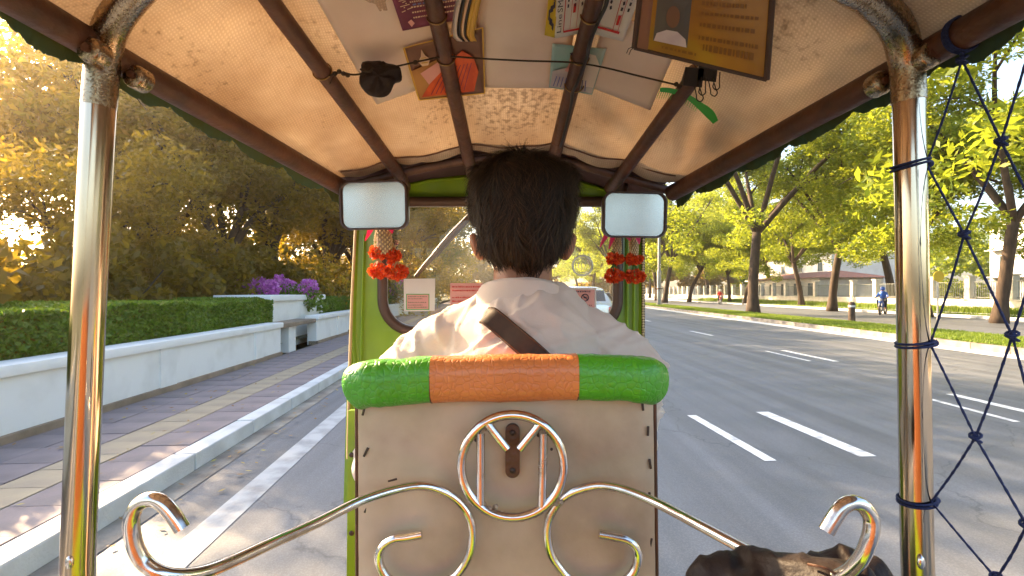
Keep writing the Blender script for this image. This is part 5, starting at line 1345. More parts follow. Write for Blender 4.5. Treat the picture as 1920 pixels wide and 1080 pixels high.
# hair: cap plus thousands of short locks
def hair_r(th, ph_):
    """hair surface radius factors by direction"""
    return 1
cap = MB(); V = []; Fc = []; nu, nv = 48, 26
HO = HC + Vector((0, -.008, .034))
def hair_surface(a, t_):
    """a: azimuth (0 = back), t_: 0 crown .. 1 nape"""
    back = math.cos(a)
    zb = -.122 + .030 * (1 - back) + .075 * max(0, -back)      # hairline: low at the back, over the ears, high at the brow
    if abs(math.sin(a)) > .6 and back < .45: zb += .045 * min(1, (abs(math.sin(a)) - .6) / .25)
    zb += .010 * noise.noise(Vector((a * 4, 1.3, 0)))
    ang = t_ * 1.78
    z = .104 * math.cos(ang)
    r_ = math.sin(min(ang, 1.62)) if ang < 1.62 else math.sin(1.62) - (ang - 1.62) * 1.1
    z = max(z, -.03) if ang < 1.35 else z
    z2 = z if t_ < .62 else z + (zb - z) * ((t_ - .62) / .38) ** 1.0
    nar = 1 - .33 * max(0, (t_ - .48) / .52) ** 1.3
    v = Vector((math.sin(a) * .123 * r_ * nar, -back * (.114 if back > 0 else .104) * r_ * nar, z2))
    v *= 1 + .07 * noise.noise(Vector((math.sin(a) * 2.6, back * 2.6, t_ * 5)))
    return HO + v
for j in range(nv + 1):
    for i in range(nu): V.append(hair_surface(2 * math.pi * i / nu, j / nv) )
for j in range(nv):
    for i in range(nu): Fc.append((j * nu + i, (j + 1) * nu + i, (j + 1) * nu + (i + 1) % nu, j * nu + (i + 1) % nu))
cap.add(V, Fc); hc = cap.obj('hair', M['hair'], DR_, angle=0)
for v in hc.data.vertices:
    v.co = HO + (v.co - HO) * (.955)
rh = random.Random(12); V = []; Fc = []
for k in range(19000):
    a = rh.uniform(0, 2 * math.pi); t_ = math.sqrt(rh.uniform(0.0, 1)) * .98
    p0 = hair_surface(a, t_); p1 = hair_surface(a + .05 * math.sin(a * 3 + 1), min(1.0, t_ + .07)); q1 = hair_surface(a + .06, t_)
    nrm = (p0 - HO).normalized(); tang = (p1 - p0); tang = tang.normalized() if tang.length > 1e-5 else Vector((0, 0, -1))
    sw = (q1 - p0); sw = sw.normalized() if sw.length > 1e-5 else Vector((1, 0, 0))
    clump = noise.noise(Vector((p0.x * 28, p0.y * 28, p0.z * 20)))
    dirn = (tang + sw * (1.7 * clump + rh.uniform(-.5, .5)) + nrm * rh.uniform(.0, .55)).normalized()
    ln = rh.uniform(.018, .046) * (1 - .25 * (t_ > .9)); w = rh.uniform(.0004, .0009)
    side = dirn.cross(nrm).normalized() * w
    st = p0 * .985 + HO * .015 if False else HO + (p0 - HO) * rh.uniform(.93, 1.0)
    k_ = len(V); cur = st
    for q in range(4):
        f = q / 3; wd = side * (1 - .75 * f); V += [cur - wd, cur + wd]
        cur = cur + dirn * (ln / 3); dirn = (dirn + tang * .12 - nrm * .22 + sw * (.5 * clump)).normalized()
    for q in range(3): Fc.append((k_ + 2 * q, k_ + 2 * q + 1, k_ + 2 * q + 3, k_ + 2 * q + 2))
o = link('hair_locks', mesh_from('hair_locks', np.array([tuple(v) for v in V]), np.array(Fc), M['hair']), hc); o['kind'] = 'stuff'
# bag strap running over the left shoulder and across the back
sp = [P(908, 586, .870), P(925, 598, .838), P(960, 628, .815), P(1000, 662, .797), P(1050, 712, .79), P(1110, 800, .80), P(1150, 900, .83)]
sp = spline(sp, 8); V, Fc = [], []
from mathutils.bvhtree import BVHTree
bv = BVHTree.FromPolygons([v.co for v in SHIRT.vertices], [tuple(p.vertices) for p in SHIRT.polygons])
EYE = Vector((0, 0, H)); q_ = []
for p in sp:
    d_ = (p - EYE).normalized(); hit = bv.ray_cast(EYE, d_)
    q_.append((hit[0] - d_ * .012) if hit[0] is not None and hit[0].y > .6 else p)
q_ = [q_[0] + Vector((-.004, .085, -.035)), q_[0] + Vector((-.004, .055, -.004)), q_[0] + Vector((-.002, .025, .006))] + q_
for _ in range(14): q_ = [q_[0]] + [(q_[i - 1] + q_[i] * 2 + q_[i + 1]) / 4 for i in range(1, len(q_) - 1)] + [q_[-1]]
sp = q_
for i, p in enumerate(sp):
    t_ = (sp[min(i + 1, len(sp) - 1)] - sp[max(i - 1, 0)]).normalized()
    nr = Vector((0, -1, .35)).normalized(); sd_ = t_.cross(nr).normalized() * .0170
    nn = sd_.cross(t_).normalized() * .0016
    V += [p - sd_ - nn, p + sd_ - nn, p + sd_ + nn, p - sd_ + nn]
for i in range(len(sp) - 1):
    for k in range(4): Fc.append((4 * i + k, 4 * i + (k + 1) % 4, 4 * i + 4 + (k + 1) % 4, 4 * i + 4 + k))
Fc += [(0, 3, 2, 1), tuple(4 * (len(sp) - 1) + k for k in range(4))]
t = thing('shoulder_strap', 'dark brown bag strap running diagonally over the driver\'s shoulder and back', 'bag strap', sp[len(sp) // 2])
link('webbing', mesh_from('webbing', V, Fc, M['strap']), t)
b = MB()
for off in (-.0148, .0148):
    b.tube([p + (sp[min(i + 1, len(sp) - 1)] - sp[max(i - 1, 0)]).normalized().cross(Vector((0, -1, .35)).normalized()).normalized() * off + Vector((0, -.002, .0007)) for i, p in enumerate(sp)], .0009, 5)
b.obj('stitched_edge', M['rust'], t)

# ================================================================== THINGS HUNG AND TUCKED UNDER THE CANOPY
def roof_sheet(corners, m, name, parent=None, off=.006, n=14, curl=0.0, thick=.0008, bulge=None):
    """a sheet lying against the underside of the canopy; corners TL TR BR BL as seen"""
    V, Fc = [], []; c = [Vector(p) for p in corners]
    for j in range(n + 1):
        for i in range(n + 1):
            u, v = i / n, j / n
            p = c[0].lerp(c[1], u).lerp(c[3].lerp(c[2], u), v)
            o_ = off + curl * (abs(v - .5) * 2) ** 3 * (.6 + .4 * u) + .0015 * noise.noise(Vector((u * 3, v * 3, off * 900)))
            V.append(roof_pt(p.x, p.y, max(.002, o_)))
    for j in range(n):
        for i in range(n):
            a = j * (n + 1) + i; Fc.append((a, a + n + 1, a + n + 2, a + 1))
    o = link(name, mesh_from(name, V, Fc, m, True), parent)
    if thick:
        s_ = o.modifiers.new('thickness', 'SOLIDIFY'); s_.thickness = thick
    return o, c
def on_sheet(c, u, v, off):
    p = c[0].lerp(c[1], u).lerp(c[3].lerp(c[2], u), v); return roof_pt(p.x, p.y, off)
def patch(c, poly, m, name, parent, off, sub=6):
    """a printed shape on a sheet; poly in sheet coordinates"""
    pts = []
    for i in range(len(poly)):
        a, b_ = poly[i], poly[(i + 1) % len(poly)]
        for k in range(sub): pts.append((a[0] + (b_[0] - a[0]) * k / sub, a[1] + (b_[1] - a[1]) * k / sub))
    cu = sum(p[0] for p in pts) / len(pts); cv = sum(p[1] for p in pts) / len(pts)
    V, Fc = [], []; L_ = 4; n = len(pts)
    for j in range(L_ + 1):
        f = 1 - j / L_
        for p in pts: V.append(on_sheet(c, cu + (p[0] - cu) * f, cv + (p[1] - cv) * f, off))
    for j in range(L_):
        for i in range(n): Fc.append((j * n + i, (j + 1) * n + i, (j + 1) * n + (i + 1) % n, j * n + (i + 1) % n))
    return link(name, mesh_from(name, V, Fc, m), parent)
def lines_on(c, segs, m, name, parent, off, w=.012):
    V, Fc = [], []
    for (u0, v0, u1, v1, *ww) in segs:
        w_ = ww[0] if ww else w; d = Vector((u1 - u0, v1 - v0)); L_ = d.length or 1; nrm = Vector((-d.y, d.x)) / L_ * w_ / 2; N_ = max(1, int(L_ / .12)); k = len(V)
        for q in range(N_ + 1):
            f = q / N_; V += [on_sheet(c, u0 + d.x * f - nrm.x, v0 + d.y * f - nrm.y, off), on_sheet(c, u0 + d.x * f + nrm.x, v0 + d.y * f + nrm.y, off)]
        for q in range(N_): Fc.append((k + 2 * q, k + 2 * q + 1, k + 2 * q + 3, k + 2 * q + 2))
    o = link(name, mesh_from(name, V, Fc, m), parent); return setting(o, 'stuff')
def text_on(c, body, u, v, hu, hv, m, parent, off, rot=0):
    """lettering centred at (u, v); hu, hv its half extents in sheet coordinates, rot in degrees"""
    TV, TF = text_mesh(body, 1.0); xs = [p.x for p in TV]; ys = [p.y for p in TV]
    cx, cy = (min(xs) + max(xs)) / 2, (min(ys) + max(ys)) / 2; wx, wy = (max(xs) - min(xs)) / 2, (max(ys) - min(ys)) / 2
    V = []; a = math.radians(rot)
    for p in TV:
        x, y = (p.x - cx) / wx, (p.y - cy) / wy
        if rot == 0: U, W = x * hu, -y * hv
        else: U, W = (-y * -1) * hu * (1), -x * hv
        if rot == 90: U, W = -y * hu, -x * hv
        V.append(on_sheet(c, u + U, v + W, off))
    return link('lettering', mesh_from('lettering', V, TF, m), parent)

def sheet_thing(name, label, cat, corners, m, **kw):
    o, c = roof_sheet(corners, m, name, None, **kw); tag(o, label, cat); return o, c
# pale sheets patched on the lining
sheet_thing('plastic_sheet', 'pale plastic sheet taped to the canopy left of the orange robe picture', 'sheet', [(560, -60), (812, -70), (838, 150), (706, 196)], M['paper'], off=.003)
sheet_thing('plastic_sheet', 'pale plastic sheet in the middle of the canopy between the two centre poles', 'sheet', [(880, -70), (1100, -70), (1058, 166), (905, 164)], M['paper'], off=.003)
sheet_thing('paper_sheet', 'blank white paper tucked at a slant below the amber placard', 'paper', [(1135, 30), (1282, 60), (1219, 207), (1098, 160)], M['paper'], off=.0045)
# maroon booklet
o, c = sheet_thing('booklet', 'maroon printed booklet tucked behind a canopy pole at the top', 'booklet', [(722, -40), (882, -60), (868, 36), (755, 58)], M['maroon'], off=.012, curl=.004)
segs = []; rb = random.Random(4)
for v, m_ in ((.50, 0), (.60, 0), (.70, 0), (.80, 0)):
    u = .22
    while u < .93:
        w = rb.uniform(.012, .035); segs.append((u, v, u + w, v - .005, .028)); u += w + .012
lines_on(c, segs, M['printcream'], 'print', o, .0165)
lines_on(c, [(.12 + .05 * math.sin(k * 2.1), .38 + k * .035, .18 + .05 * math.cos(k * 2.7), .36 + k * .035, .014) for k in range(9)], M['printcream'], 'scroll_ornament', o, .0165)
lines_on(c, [(u, .555, u + .05, .55, .03) for u in np.arange(.25, .7, .07)], M['printblue'], 'print', o, .0165)
text_on(c, 'ก', .43, .40, .07, .075, M['printcream'], o, .0165)
patch(c, [(.12, .86), (.18, .82), (.22, .9), (.16, .96)], M['pinkprint'], 'corner_mark', o, .0165, 2)
# picture of an orange robe
o, c = sheet_thing('picture', 'picture card of an orange robe with gold border held behind the pole', 'picture', [(757, 90), (905, 52), (909, 175), (786, 188)], M['browncard'], off=.010, curl=.002)
patch(c, [(0, .45), (.5, .30), (.55, .98), (.02, .98)], M['ochre'], 'ochre_ground', o, .0135)
patch(c, [(.05, .95), (.30, .62), (.55, .40), (.72, .28), (.86, .42), (.92, .66), (.84, .95)], M['robe'], 'robe', o, .0145)
patch(c, [(.12, .52), (.5, .32), (.52, .45), (.2, .74)], M['pinkprint'], 'arm_print', o, .0150, 3)
lines_on(c, [(0, 0, 1, 0, .02), (0, 0, 0, 1, .025), (0, 1, 1, 1, .02), (1, 0, 1, 1, .02)], M['gold'], 'gold_border', o, .0155)
lines_on(c, [(.2 + k * .07, .92, .48 + k * .05, .50, .010) for k in range(8)], M['maroon'], 'fold_lines', o, .0158)
patch(c, [(.205, .10), (.235, .22), (.29, .30), (.25, .40), (.17, .40), (.13, .31), (.18, .22)], M['printcream'], 'drop_emblem', o, .0155, 3)
lines_on(c, [(.16, .30, .26, .30, .02), (.17, .34, .25, .35, .02), (.18, .26, .24, .26, .015)], M['gold'], 'emblem_lines', o, .0162)
# folded magazine
t = thing('folded_magazine', 'folded black and yellow magazine wedged beside the pole above the picture', 'magazine', roof_pt(874, 30, .03))
for k, (dx, m_) in enumerate(((0, 'paper'), (7, 'black'), (14, 'printcream'), (19, 'black'), (27, 'gold'), (36, 'gold'))):
    path = [(852 + dx + 12, -30), (851 + dx, 25), (848 + dx * .9, 62), (858 + dx * .75, 76)]
    V = []; Fc = []
    pts = spline([Vector((a, b_, 0)) for a, b_ in path], 5)
    for p in pts: q = roof_pt(p.x, p.y, .012 + k * .002); q2 = roof_pt(p.x + 9, p.y + 1, .030 - k * .002); V += [q, q2]
    for i in range(len(pts) - 1): Fc.append((2 * i, 2 * i + 1, 2 * i + 3, 2 * i + 2))
    o = link('page', mesh_from('page', V, Fc, M[m_], True), t); s_ = o.modifiers.new('t', 'SOLIDIFY'); s_.thickness = .0015
# red and white cards
def sinn_card(corners, label, mirrored=False, seed=0):
    o, c = sheet_thing('printed_card', label, 'card', corners, M['paper_white'], off=.014 + seed * .002, curl=.003)
    of = .0185 + seed * .002
    lines_on(c, [(.30, 0, .30, .93, .028), (.30, .93, .97, .93, .03), (.52, 0, .52, .9, .012), (.74, 0, .74, .9, .012)] if not mirrored else [(.05, .88, .82, .90, .035), (.62, 0, .62, .88, .016), (.76, 0, .76, .88, .012), (.10, .35, .9, .37, .010)], M['redprint'], 'red_rules', o, of)
    patch(c, [(.57, .55), (.66, .55), (.66, .68), (.57, .68)] if not mirrored else [(.66, .66), (.73, .66), (.73, .80), (.66, .80)], M['redprint'], 'red_block', o, of, 2)
    r = random.Random(seed)
    segs = []
    for uu in ((.40, .62, .84) if not mirrored else (.18, .30, .42, .70, .86)):
        v = .12
        while v < .6: segs.append((uu, v, uu + r.uniform(-.02, .02), v + .05, .05)); v += .085
    lines_on(c, segs, M['inkprint'], 'small_print', o, of)
    return o, c, of
o, c, of = sinn_card([(1046, -60), (1112, -70), (1092, 62), (1040, 72)], 'white card with red rules and dark lettering left of the wired canopy pole')
text_on(c, 'Line', .14, .80, .075, .13, M['inkprint'], o, of, 90)
text_on(c, 'SMNI', .14, .48, .085, .16, M['inkprint'], o, of, 90)
sinn_card([(1120, -60), (1218, -55), (1168, 78), (1106, 62)], 'white card with red rules right of the wired canopy pole', True, 1)
o, c = sheet_thing('paper_stack', 'sheaf of white slips behind the right red ruled card', 'paper', [(1150, -50), (1205, -40), (1180, 55), (1150, 70)], M['paper'], off=.009)
lines_on(c, [(.55 + .05 * k, .1, .45 + .05 * k, .95, .03) for k in range(5)], M['inkprint'], 'small_print', o, .0125)
o, c = sheet_thing('yellow_leaflet', 'narrow yellow printed leaflet left of the white card', 'leaflet', [(1034, -60), (1050, -60), (1040, 71), (1021, 66)], M['yellowpaper'], off=.013)
lines_on(c, [(.5 + .3 * math.sin(k), k / 16 + .02, .5 + .3 * math.sin(k + 1), k / 16 + .05, .1) for k in range(14)], M['inkprint'], 'small_print', o, .0175)
# pale picture with teal sky
o, c = sheet_thing('picture', 'pale teal and lilac picture card behind the wired pole', 'picture', [(1036, 82), (1137, 92), (1110, 178), (1029, 164)], M['tealprint'], off=.010)
patch(c, [(.05, .62), (.45, .45), (.98, .5), (.98, .97), (.03, .97)], M['lilacprint'], 'lilac_ground', o, .0138)
patch(c, [(.6, .12), (.84, .16), (.98, .38), (.98, .85), (.62, .85)], M['paper'], 'pale_rock', o, .0142)
patch(c, [(.36, .22), (.46, .24), (.48, .42), (.40, .60), (.30, .58), (.36, .42)], M['pinkprint'], 'pink_figure', o, .0146, 3)
lines_on(c, [(.10 + k * .08, .95, .15 + k * .07, .72, .02) for k in range(10)], M['printblue'], 'blue_strokes', o, .0148)
patch(c, [(.34, .17), (.44, .13), (.50, .22), (.40, .23)], M['inkprint'], 'dark_hair_mark', o, .015, 2)

# amber placard hanging nearest the eye
t = thing('name_placard', 'amber laminated placard with a small portrait, dark bound edge, hanging at the top right', 'placard', P(1320, 20, .52))
pc_ = [P(1206, -60, .50), P(1452, -62, .50), P(1437, 150, .55), P(1189, 90, .55)]
def pl_pt(u, v, off=0): 
    p = pc_[0].lerp(pc_[1], u).lerp(pc_[3].lerp(pc_[2], u), v); nrm = (pc_[1] - pc_[0]).cross(pc_[3] - pc_[0]).normalized()
    if nrm.y > 0: nrm = -nrm
    return p + nrm * (off + .004 * math.sin(math.pi * u) * math.sin(math.pi * v)) 
def pl_patch(poly, m, name, off, parent):
    cu = sum(p[0] for p in poly) / len(poly); cv = sum(p[1] for p in poly) / len(poly); n = len(poly)
    V = []; Fc = []
    for f in (1, .66, .33, 0): V += [pl_pt(cu + (p[0] - cu) * f, cv + (p[1] - cv) * f, off) for p in poly]
    for j in range(3): Fc += [(j * n + i, (j + 1) * n + i, (j + 1) * n + (i + 1) % n, j * n + (i + 1) % n) for i in range(n)]
    return link(name, mesh_from(name, V, Fc, m), parent)
V = []; Fc = []; N_ = 12
for s_ in (0, -.003):
    for j in range(N_ + 1):
        for i in range(N_ + 1): V.append(pl_pt(i / N_, j / N_, s_))
for j in range(N_):
    for i in range(N_): a = j * (N_ + 1) + i; Fc += [(a, a + 1, a + N_ + 2, a + N_ + 1), ((N_ + 1) ** 2 + a, (N_ + 1) ** 2 + a + N_ + 1, (N_ + 1) ** 2 + a + N_ + 2, (N_ + 1) ** 2 + a + 1)]
card = link('card', mesh_from('card', V, Fc, M['placard'], True), t)
b = MB(); b.tube([pl_pt(1, v, 0) for v in np.linspace(0, 1, 10)], .0034, 8); b.tube([pl_pt(u, 1, 0) for u in np.linspace(1, 0, 12)], .002, 8); b.tube([pl_pt(0, v, 0) for v in np.linspace(1, 0, 10)], .003, 8); b.tube([pl_pt(u, 0, 0) for u in np.linspace(1, 0, 12)], .003, 8); b.obj('bound_edge', M['strap'], t)
pl_patch([(.02, 0), (.10, 0), (.10, 1), (.02, 1)], M['browncard'], 'worn_margin', .0012, card)
ph_ = pl_patch([(.13, .30), (.385, .30), (.385, .84), (.13, .84)], M['greyblue'], 'portrait', .0012, card)
pl_patch([(.13 + .125 + .05 * math.cos(a), .52 + .125 * math.sin(a)) for a in np.linspace(0, 2 * math.pi, 18)[:-1]], M['flesh_print'], 'portrait_head', .0020, card)
pl_patch([(.135, .84), (.15, .74), (.22, .68), (.30, .68), (.365, .75), (.38, .84)], M['lilacprint'], 'portrait_shirt', .0016, card)
rp = random.Random(9)
V = []; Fc = []
for (v, u0, u1, hh) in ((.34, .46, .80, .02), (.44, .46, .9, .015), (.56, .46, .85, .02), (.70, .46, .92, .02), (.80, .50, .86, .035), (.90, .20, .45, .015)):
    u = u0
    while u < u1:
        w = rp.uniform(.01, .035); k = len(V); V += [pl_pt(u, v - hh, .0013), pl_pt(u + w, v - hh, .0013), pl_pt(u + w, v + hh, .0013), pl_pt(u, v + hh, .0013)]; Fc.append((k, k + 1, k + 2, k + 3)); u += w + .012
o = link('small_print', mesh_from('small_print', V, Fc, M['placard_ink']), card); setting(o, 'stuff')
b = MB()
for k, (u, v) in enumerate(((.002, .99), (.004, .97))): q = pl_pt(u, v, 0); b.tube([q, q + Vector((-.004 - k * .003, 0, -.003)), q + Vector((-.006 - k * .003, 0, -.008))], .0004, 4)
b.obj('loose_thread', M['black'], t)
b = MB()
for u in (.15, .85): q = pl_pt(u, 0, 0); b.tube([q, Vector((q.x, q.y, H + roof_z(q.x, q.y) - .002))], .0012, 5)
b.obj('hanging_string', M['cord'], t)

# cloth bundle on the string
t = thing('cloth_bundle', 'dark brown cloth bundle tied to the string under the canopy at the left', 'cloth', P(713, 148, .985))
c0 = P(713, 148, .985); out = [(678, 124), (690, 116), (712, 113), (724, 117), (740, 121), (752, 130), (752, 147), (743, 155), (732, 170), (720, 181), (706, 184), (688, 175), (675, 158)]
V, Fc = [], []; n = len(out) * 3
oo = spline([Vector((a, b_, 0)) for a, b_ in out], 3, closed=True); L_ = 6
for sgn in (-1, 1):
    for j in range(L_ + 1):
        f = j / L_
        for p in oo:
            q = P(713 + (p.x - 713) * math.sin(f * math.pi / 2), 148 + (p.y - 148) * math.sin(f * math.pi / 2), .985); q.y += sgn * .018 * math.cos(f * math.pi / 2) + .004 * noise.noise(q * 50) + .006 * math.sin(math.atan2(p.y - 118, p.x - 716) * 9 + 2) * f; V.append(q)
for s_ in (0, 1):
    for j in range(L_):
        for i in range(n): a = s_ * (L_ + 1) * n + j * n + i; b_ = s_ * (L_ + 1) * n + j * n + (i + 1) % n; Fc.append((a, b_, b_ + n, a + n) if s_ == 0 else (a, a + n, b_ + n, b_))
link('cloth', mesh_from('cloth', V, Fc, M['bagcloth'], True), t)
b = MB(); b.tube(spline([P(676, 130, .975), P(690, 135, .962), P(700, 128, .965)], 4), .002, 6); b.obj('tie', M['cord'], t)

# string across the poles
t = thing('string', 'thin brown string stretched across the four canopy poles', 'string', P(960, 112, 1.0))
pts = spline([P(618, 142, .985), P(640, 136, .98), P(660, 140, .98), P(680, 138, .98), P(745, 124, .985), P(800, 112, 1.0), P(838, 106, 1.005), P(905, 110, 1.01), P(985, 114, 1.01), P(1070, 117, 1.005), P(1130, 126, 1.0), P(1200, 143, .985), P(1272, 160, .96)], 6)
b = MB(); b.tube(pts, .0019, 6); b.obj('cord', M['cord'], t)
b = MB()
for (px, py) in ((628, 138), (636, 134), (644, 138), (652, 141), (1268, 158), (1274, 162), (779, 117)): b.ball(P(px, py, .98), (.005, .004, .0045), seg=8, rings=6)
b.obj('knot', M['cord'], t)
b = MB(); b.tube(spline([P(632, 138, .98), P(624, 146, .975), P(618, 158, .97)], 4), .001, 5); b.obj('loose_end', M['cord'], t)
# cable along the third pole
t = thing('cable', 'black cable clipped along the right centre canopy pole', 'cable', P(1090, 110, .98))
b = MB(); b.tube(spline([P(1142, -20, .84), P(1136, 10, .86), P(1122, 40, .90), P(1106, 80, .94), P(1100, 110, .99), P(1082, 155, 1.04), P(1073, 175, 1.08), P(1070, 200, 1.12), P(1055, 260, 1.22), P(1047, 285, 1.32)], 6), .0036, 8); b.obj('cord', M['black'], t)
b = MB()
for q, yy in ((3, .88), (3, 1.09)):
    b = MB(); x, z = lerp_tab(SUP[3], yy); cc_ = Vector((x + .003, yy, H + z)); b.tube([cc_ + Vector((math.cos(a) * .0205, .003 * math.sin(a), math.sin(a) * .0185)) for a in np.linspace(0, 2 * math.pi, 22)[:-1]], .0015, 5, closed=True); b.obj('cable_tie', M['wire'], t)

# green comb tucked behind the right pole
t = thing('comb', 'bright green plastic comb tucked behind the right canopy pole', 'comb', roof_pt(1290, 195, .015))
ax = [(1237, 168), (1262, 171), (1290, 182), (1312, 198), (1330, 213), (1342, 229)]
wd = [4, 5, 5, 7, 9, 6]
A = spline([Vector((a, b_, w)) for (a, b_), w in zip(ax, wd)], 6)
V, Fc = [], []
for i, p in enumerate(A):
    t_ = (A[min(i + 1, len(A) - 1)] - A[max(0, i - 1)]); t_ = Vector((t_.x, t_.y)).normalized(); nr = Vector((-t_.y, t_.x)) * p.z
    for (s_, of) in ((-1, .020), (1, .020), (1, .024), (-1, .024)): V.append(roof_pt(p.x + nr.x * s_, p.y + nr.y * s_, of))
for i in range(len(A) - 1):
    for k in range(4): Fc.append((4 * i + k, 4 * i + (k + 1) % 4, 4 * i + 4 + (k + 1) % 4, 4 * i + 4 + k))
Fc += [(0, 3, 2, 1), tuple(4 * (len(A) - 1) + k for k in range(4))]
link('comb_spine', mesh_from('comb_spine', V, Fc, M['comb']), t)
b = MB()
for k in range(26):
    f = k / 25; p = A[int(f * 17)]; q = roof_pt(p.x - 1, p.y + 4, .022); q2 = roof_pt(p.x - 6, p.y + 4 + 13 - 3 * f, .022); b.tube([q, q2], [.0011, .0005], 4)
o = b.obj('comb_teeth', M['comb'], t); setting(o, 'stuff')
# binder clips on the pole
for i, (px, py, lab) in enumerate(((1296, 150, 'black binder clip gripping the right pole above the comb'), (1322, 140, 'second black binder clip partly behind the amber placard'))):
    t = thing('binder_clip', lab, 'clip', P(px, py, .93), 'binder clips by the placard')
    c0 = P(px, py, .93); b = MB(); b.add([c0 + Vector((x, y, z)) for x, y, z in ((-.018, -.010, -.014), (.016, -.010, -.018), (.020, -.010, .016), (-.014, -.010, .020), (-.016, .012, -.003), (.015, .012, -.006), (.018, .012, .008), (-.012, .012, .010))], [(3, 2, 1, 0), (4, 5, 6, 7), (0, 1, 5, 4), (2, 3, 7, 6), (1, 2, 6, 5), (3, 0, 4, 7)]); b.obj('clip_body', M['black'], t, smooth=False)
    for (dx, dz, a) in ((.006, -.016, -.25), (.018, -.004, .1)):
        q = c0 + Vector((dx, -.012, dz)); Rr = Matrix.Rotation(a, 3, 'Y'); b = MB()
        b.tube(spline([q + Rr @ Vector(v) for v in ((-.004, 0, .004), (-.005, 0, -.016), (-.006, 0, -.024), (0, 0, -.029), (.006, 0, -.024), (.005, 0, -.016), (.004, 0, .004))], 4), .0011, 6); b.obj('clip_wire', M['black'], t)
b = MB()
x, z = lerp_tab(SUP[4], .97); cc_ = Vector((x, .97, H + z))
t = thing('wire_loop', 'thin brass wires wound round the right pole beside the comb', 'wire', cc_)
for k in range(4): b.tube([cc_ + Vector((math.cos(a) * .021, -.012 + k * .009 + .004 * math.sin(a), math.sin(a) * .021)) for a in np.linspace(0, 2 * math.pi, 20)[:-1]], .0008, 5, closed=True)
b.obj('wire', M['wire'], t)

# flower garlands
def garland(px, py0, d, tiers, label, tube_w=18, cat='garland'):
    t = thing('flower_garland', label, cat, P(px, py0, d), 'flower garlands hanging in front of the windscreen')
    b = MB(); top, bt = P(px, py0 - 12, d), P(px + 2, py0 + 30, d); r_ = tube_w / 2 / F * d
    n = 0
    for j in range(11):
        for i in range(11):
            a = 2 * math.pi * (i + .5 * (j % 2)) / 11; c_ = top.lerp(bt, j / 10); rr = r_ * (.85 + .25 * math.sin(j / 10 * 3.1))
            b.ball(c_ + Vector((math.cos(a) * rr, math.sin(a) * rr, 0)), (.0024, .0024, .0034), seg=6, rings=4)
    o = b.obj('woven_jasmine', M['jasmine'], t); setting(o, 'stuff')
    b = MB(); b.tube([top, bt], r_ * .86, 12); b.obj('core', M['plinth'], t)
    for (fx, fy, rw, rh_) in tiers:
        rs = np.random.RandomState(int(fx * 7 + fy)); c_ = np.array(P(fx, fy, d)); R1 = rw / F * d; R2 = rh_ / F * d; nn = 460
        u = rs.normal(size=(nn, 3)); u /= np.linalg.norm(u, axis=1)[:, None]; rad = rs.uniform(.55, 1.0, nn)[:, None] ** .5
        pos = c_ + u * rad * np.array([R1, R1 * .75, R2]) * (1 + .12 * np.sin(u[:, :1] * 9))
        a = u + rs.normal(0, .55, (nn, 3)); a /= np.linalg.norm(a, axis=1)[:, None]
        q = rs.normal(size=(nn, 3)); q -= (q * a).sum(1)[:, None] * a; q /= np.linalg.norm(q, axis=1)[:, None]
        s_ = .0046 * rs.uniform(.7, 1.4, nn)[:, None]
        Vv = np.stack([pos - a * s_, pos + q * s_ * .8, pos + a * s_ * 1.1, pos - q * s_ * .8], 1).reshape(-1, 3)
        link('flower_head', mesh_from('flower_head', Vv, np.arange(4 * nn).reshape(nn, 4), M['flower']), t)
        b = MB()
        for k in range(7): aa = 2 * math.pi * k / 7; b.tube([Vector(c_) + Vector((0, 0, R2 + .016)), Vector(c_) + Vector((math.cos(aa) * R1 * .5, math.sin(aa) * R1 * .4, R2 * .55))], [.0012, .0022], 5)
        b.obj('sepal', M['jasmine'] if tube_w > 20 else M['green_leafy'], t)
    return t
g = garland(718, 446, 1.42, [(711, 473, 20, 13), (737, 480, 14, 14), (710, 508, 21, 14), (744, 510, 20, 15)], 'fuller orange garland hanging below the left mirror', 30)
def ribbon(parent, pts, d, m='pink', w=.0035):
    b = MB(); P_ = [P(*p, d) for p in pts]; V = []; Fc = []
    for i, p in enumerate(P_): k = w * (1.4 - 1.2 * i / (len(P_) - 1)); V += [p - Vector((k, 0, -k * .4)), p + Vector((k, .001, k * .4)), p + Vector((k, .003, k * .4)), p + Vector((-k, .003, k * .4))]
    for i in range(len(P_) - 1):
        for k in range(4): Fc.append((4 * i + k, 4 * i + (k + 1) % 4, 4 * i + 4 + (k + 1) % 4, 4 * i + 4 + k))
    Fc += [(0, 3, 2, 1), tuple(4 * (len(P_) - 1) + k for k in range(4))]
    b.add(V, Fc); return b.obj('ribbon', M[m], parent, smooth=False)
ribbon(g, [(696, 430), (691, 440), (684, 452)], 1.40, w=.007); ribbon(g, [(733, 430), (735, 438)], 1.40, w=.007)
g = garland(1155, 448, 1.43, [(1152, 485, 17, 11), (1151, 517, 18, 13)], 'first orange garland below the right mirror, nearer the driver', 15)
ribbon(g, [(1140, 440), (1132, 452), (1125, 464)], 1.40, w=.007); ribbon(g, [(1150, 444), (1146, 456), (1142, 467)], 1.40, w=.006)
g = garland(1187, 448, 1.43, [(1188, 486, 17, 11), (1190, 518, 20, 13)], 'second orange garland below the right mirror, over the green pillar', 15)
ribbon(g, [(1196, 444), (1199, 458)], 1.40, w=.007); ribbon(g, [(1177, 446), (1182, 452)], 1.40, w=.006)
for (px, pt) in ((718, 430), (1155, 430), (1187, 430)): 
    pass

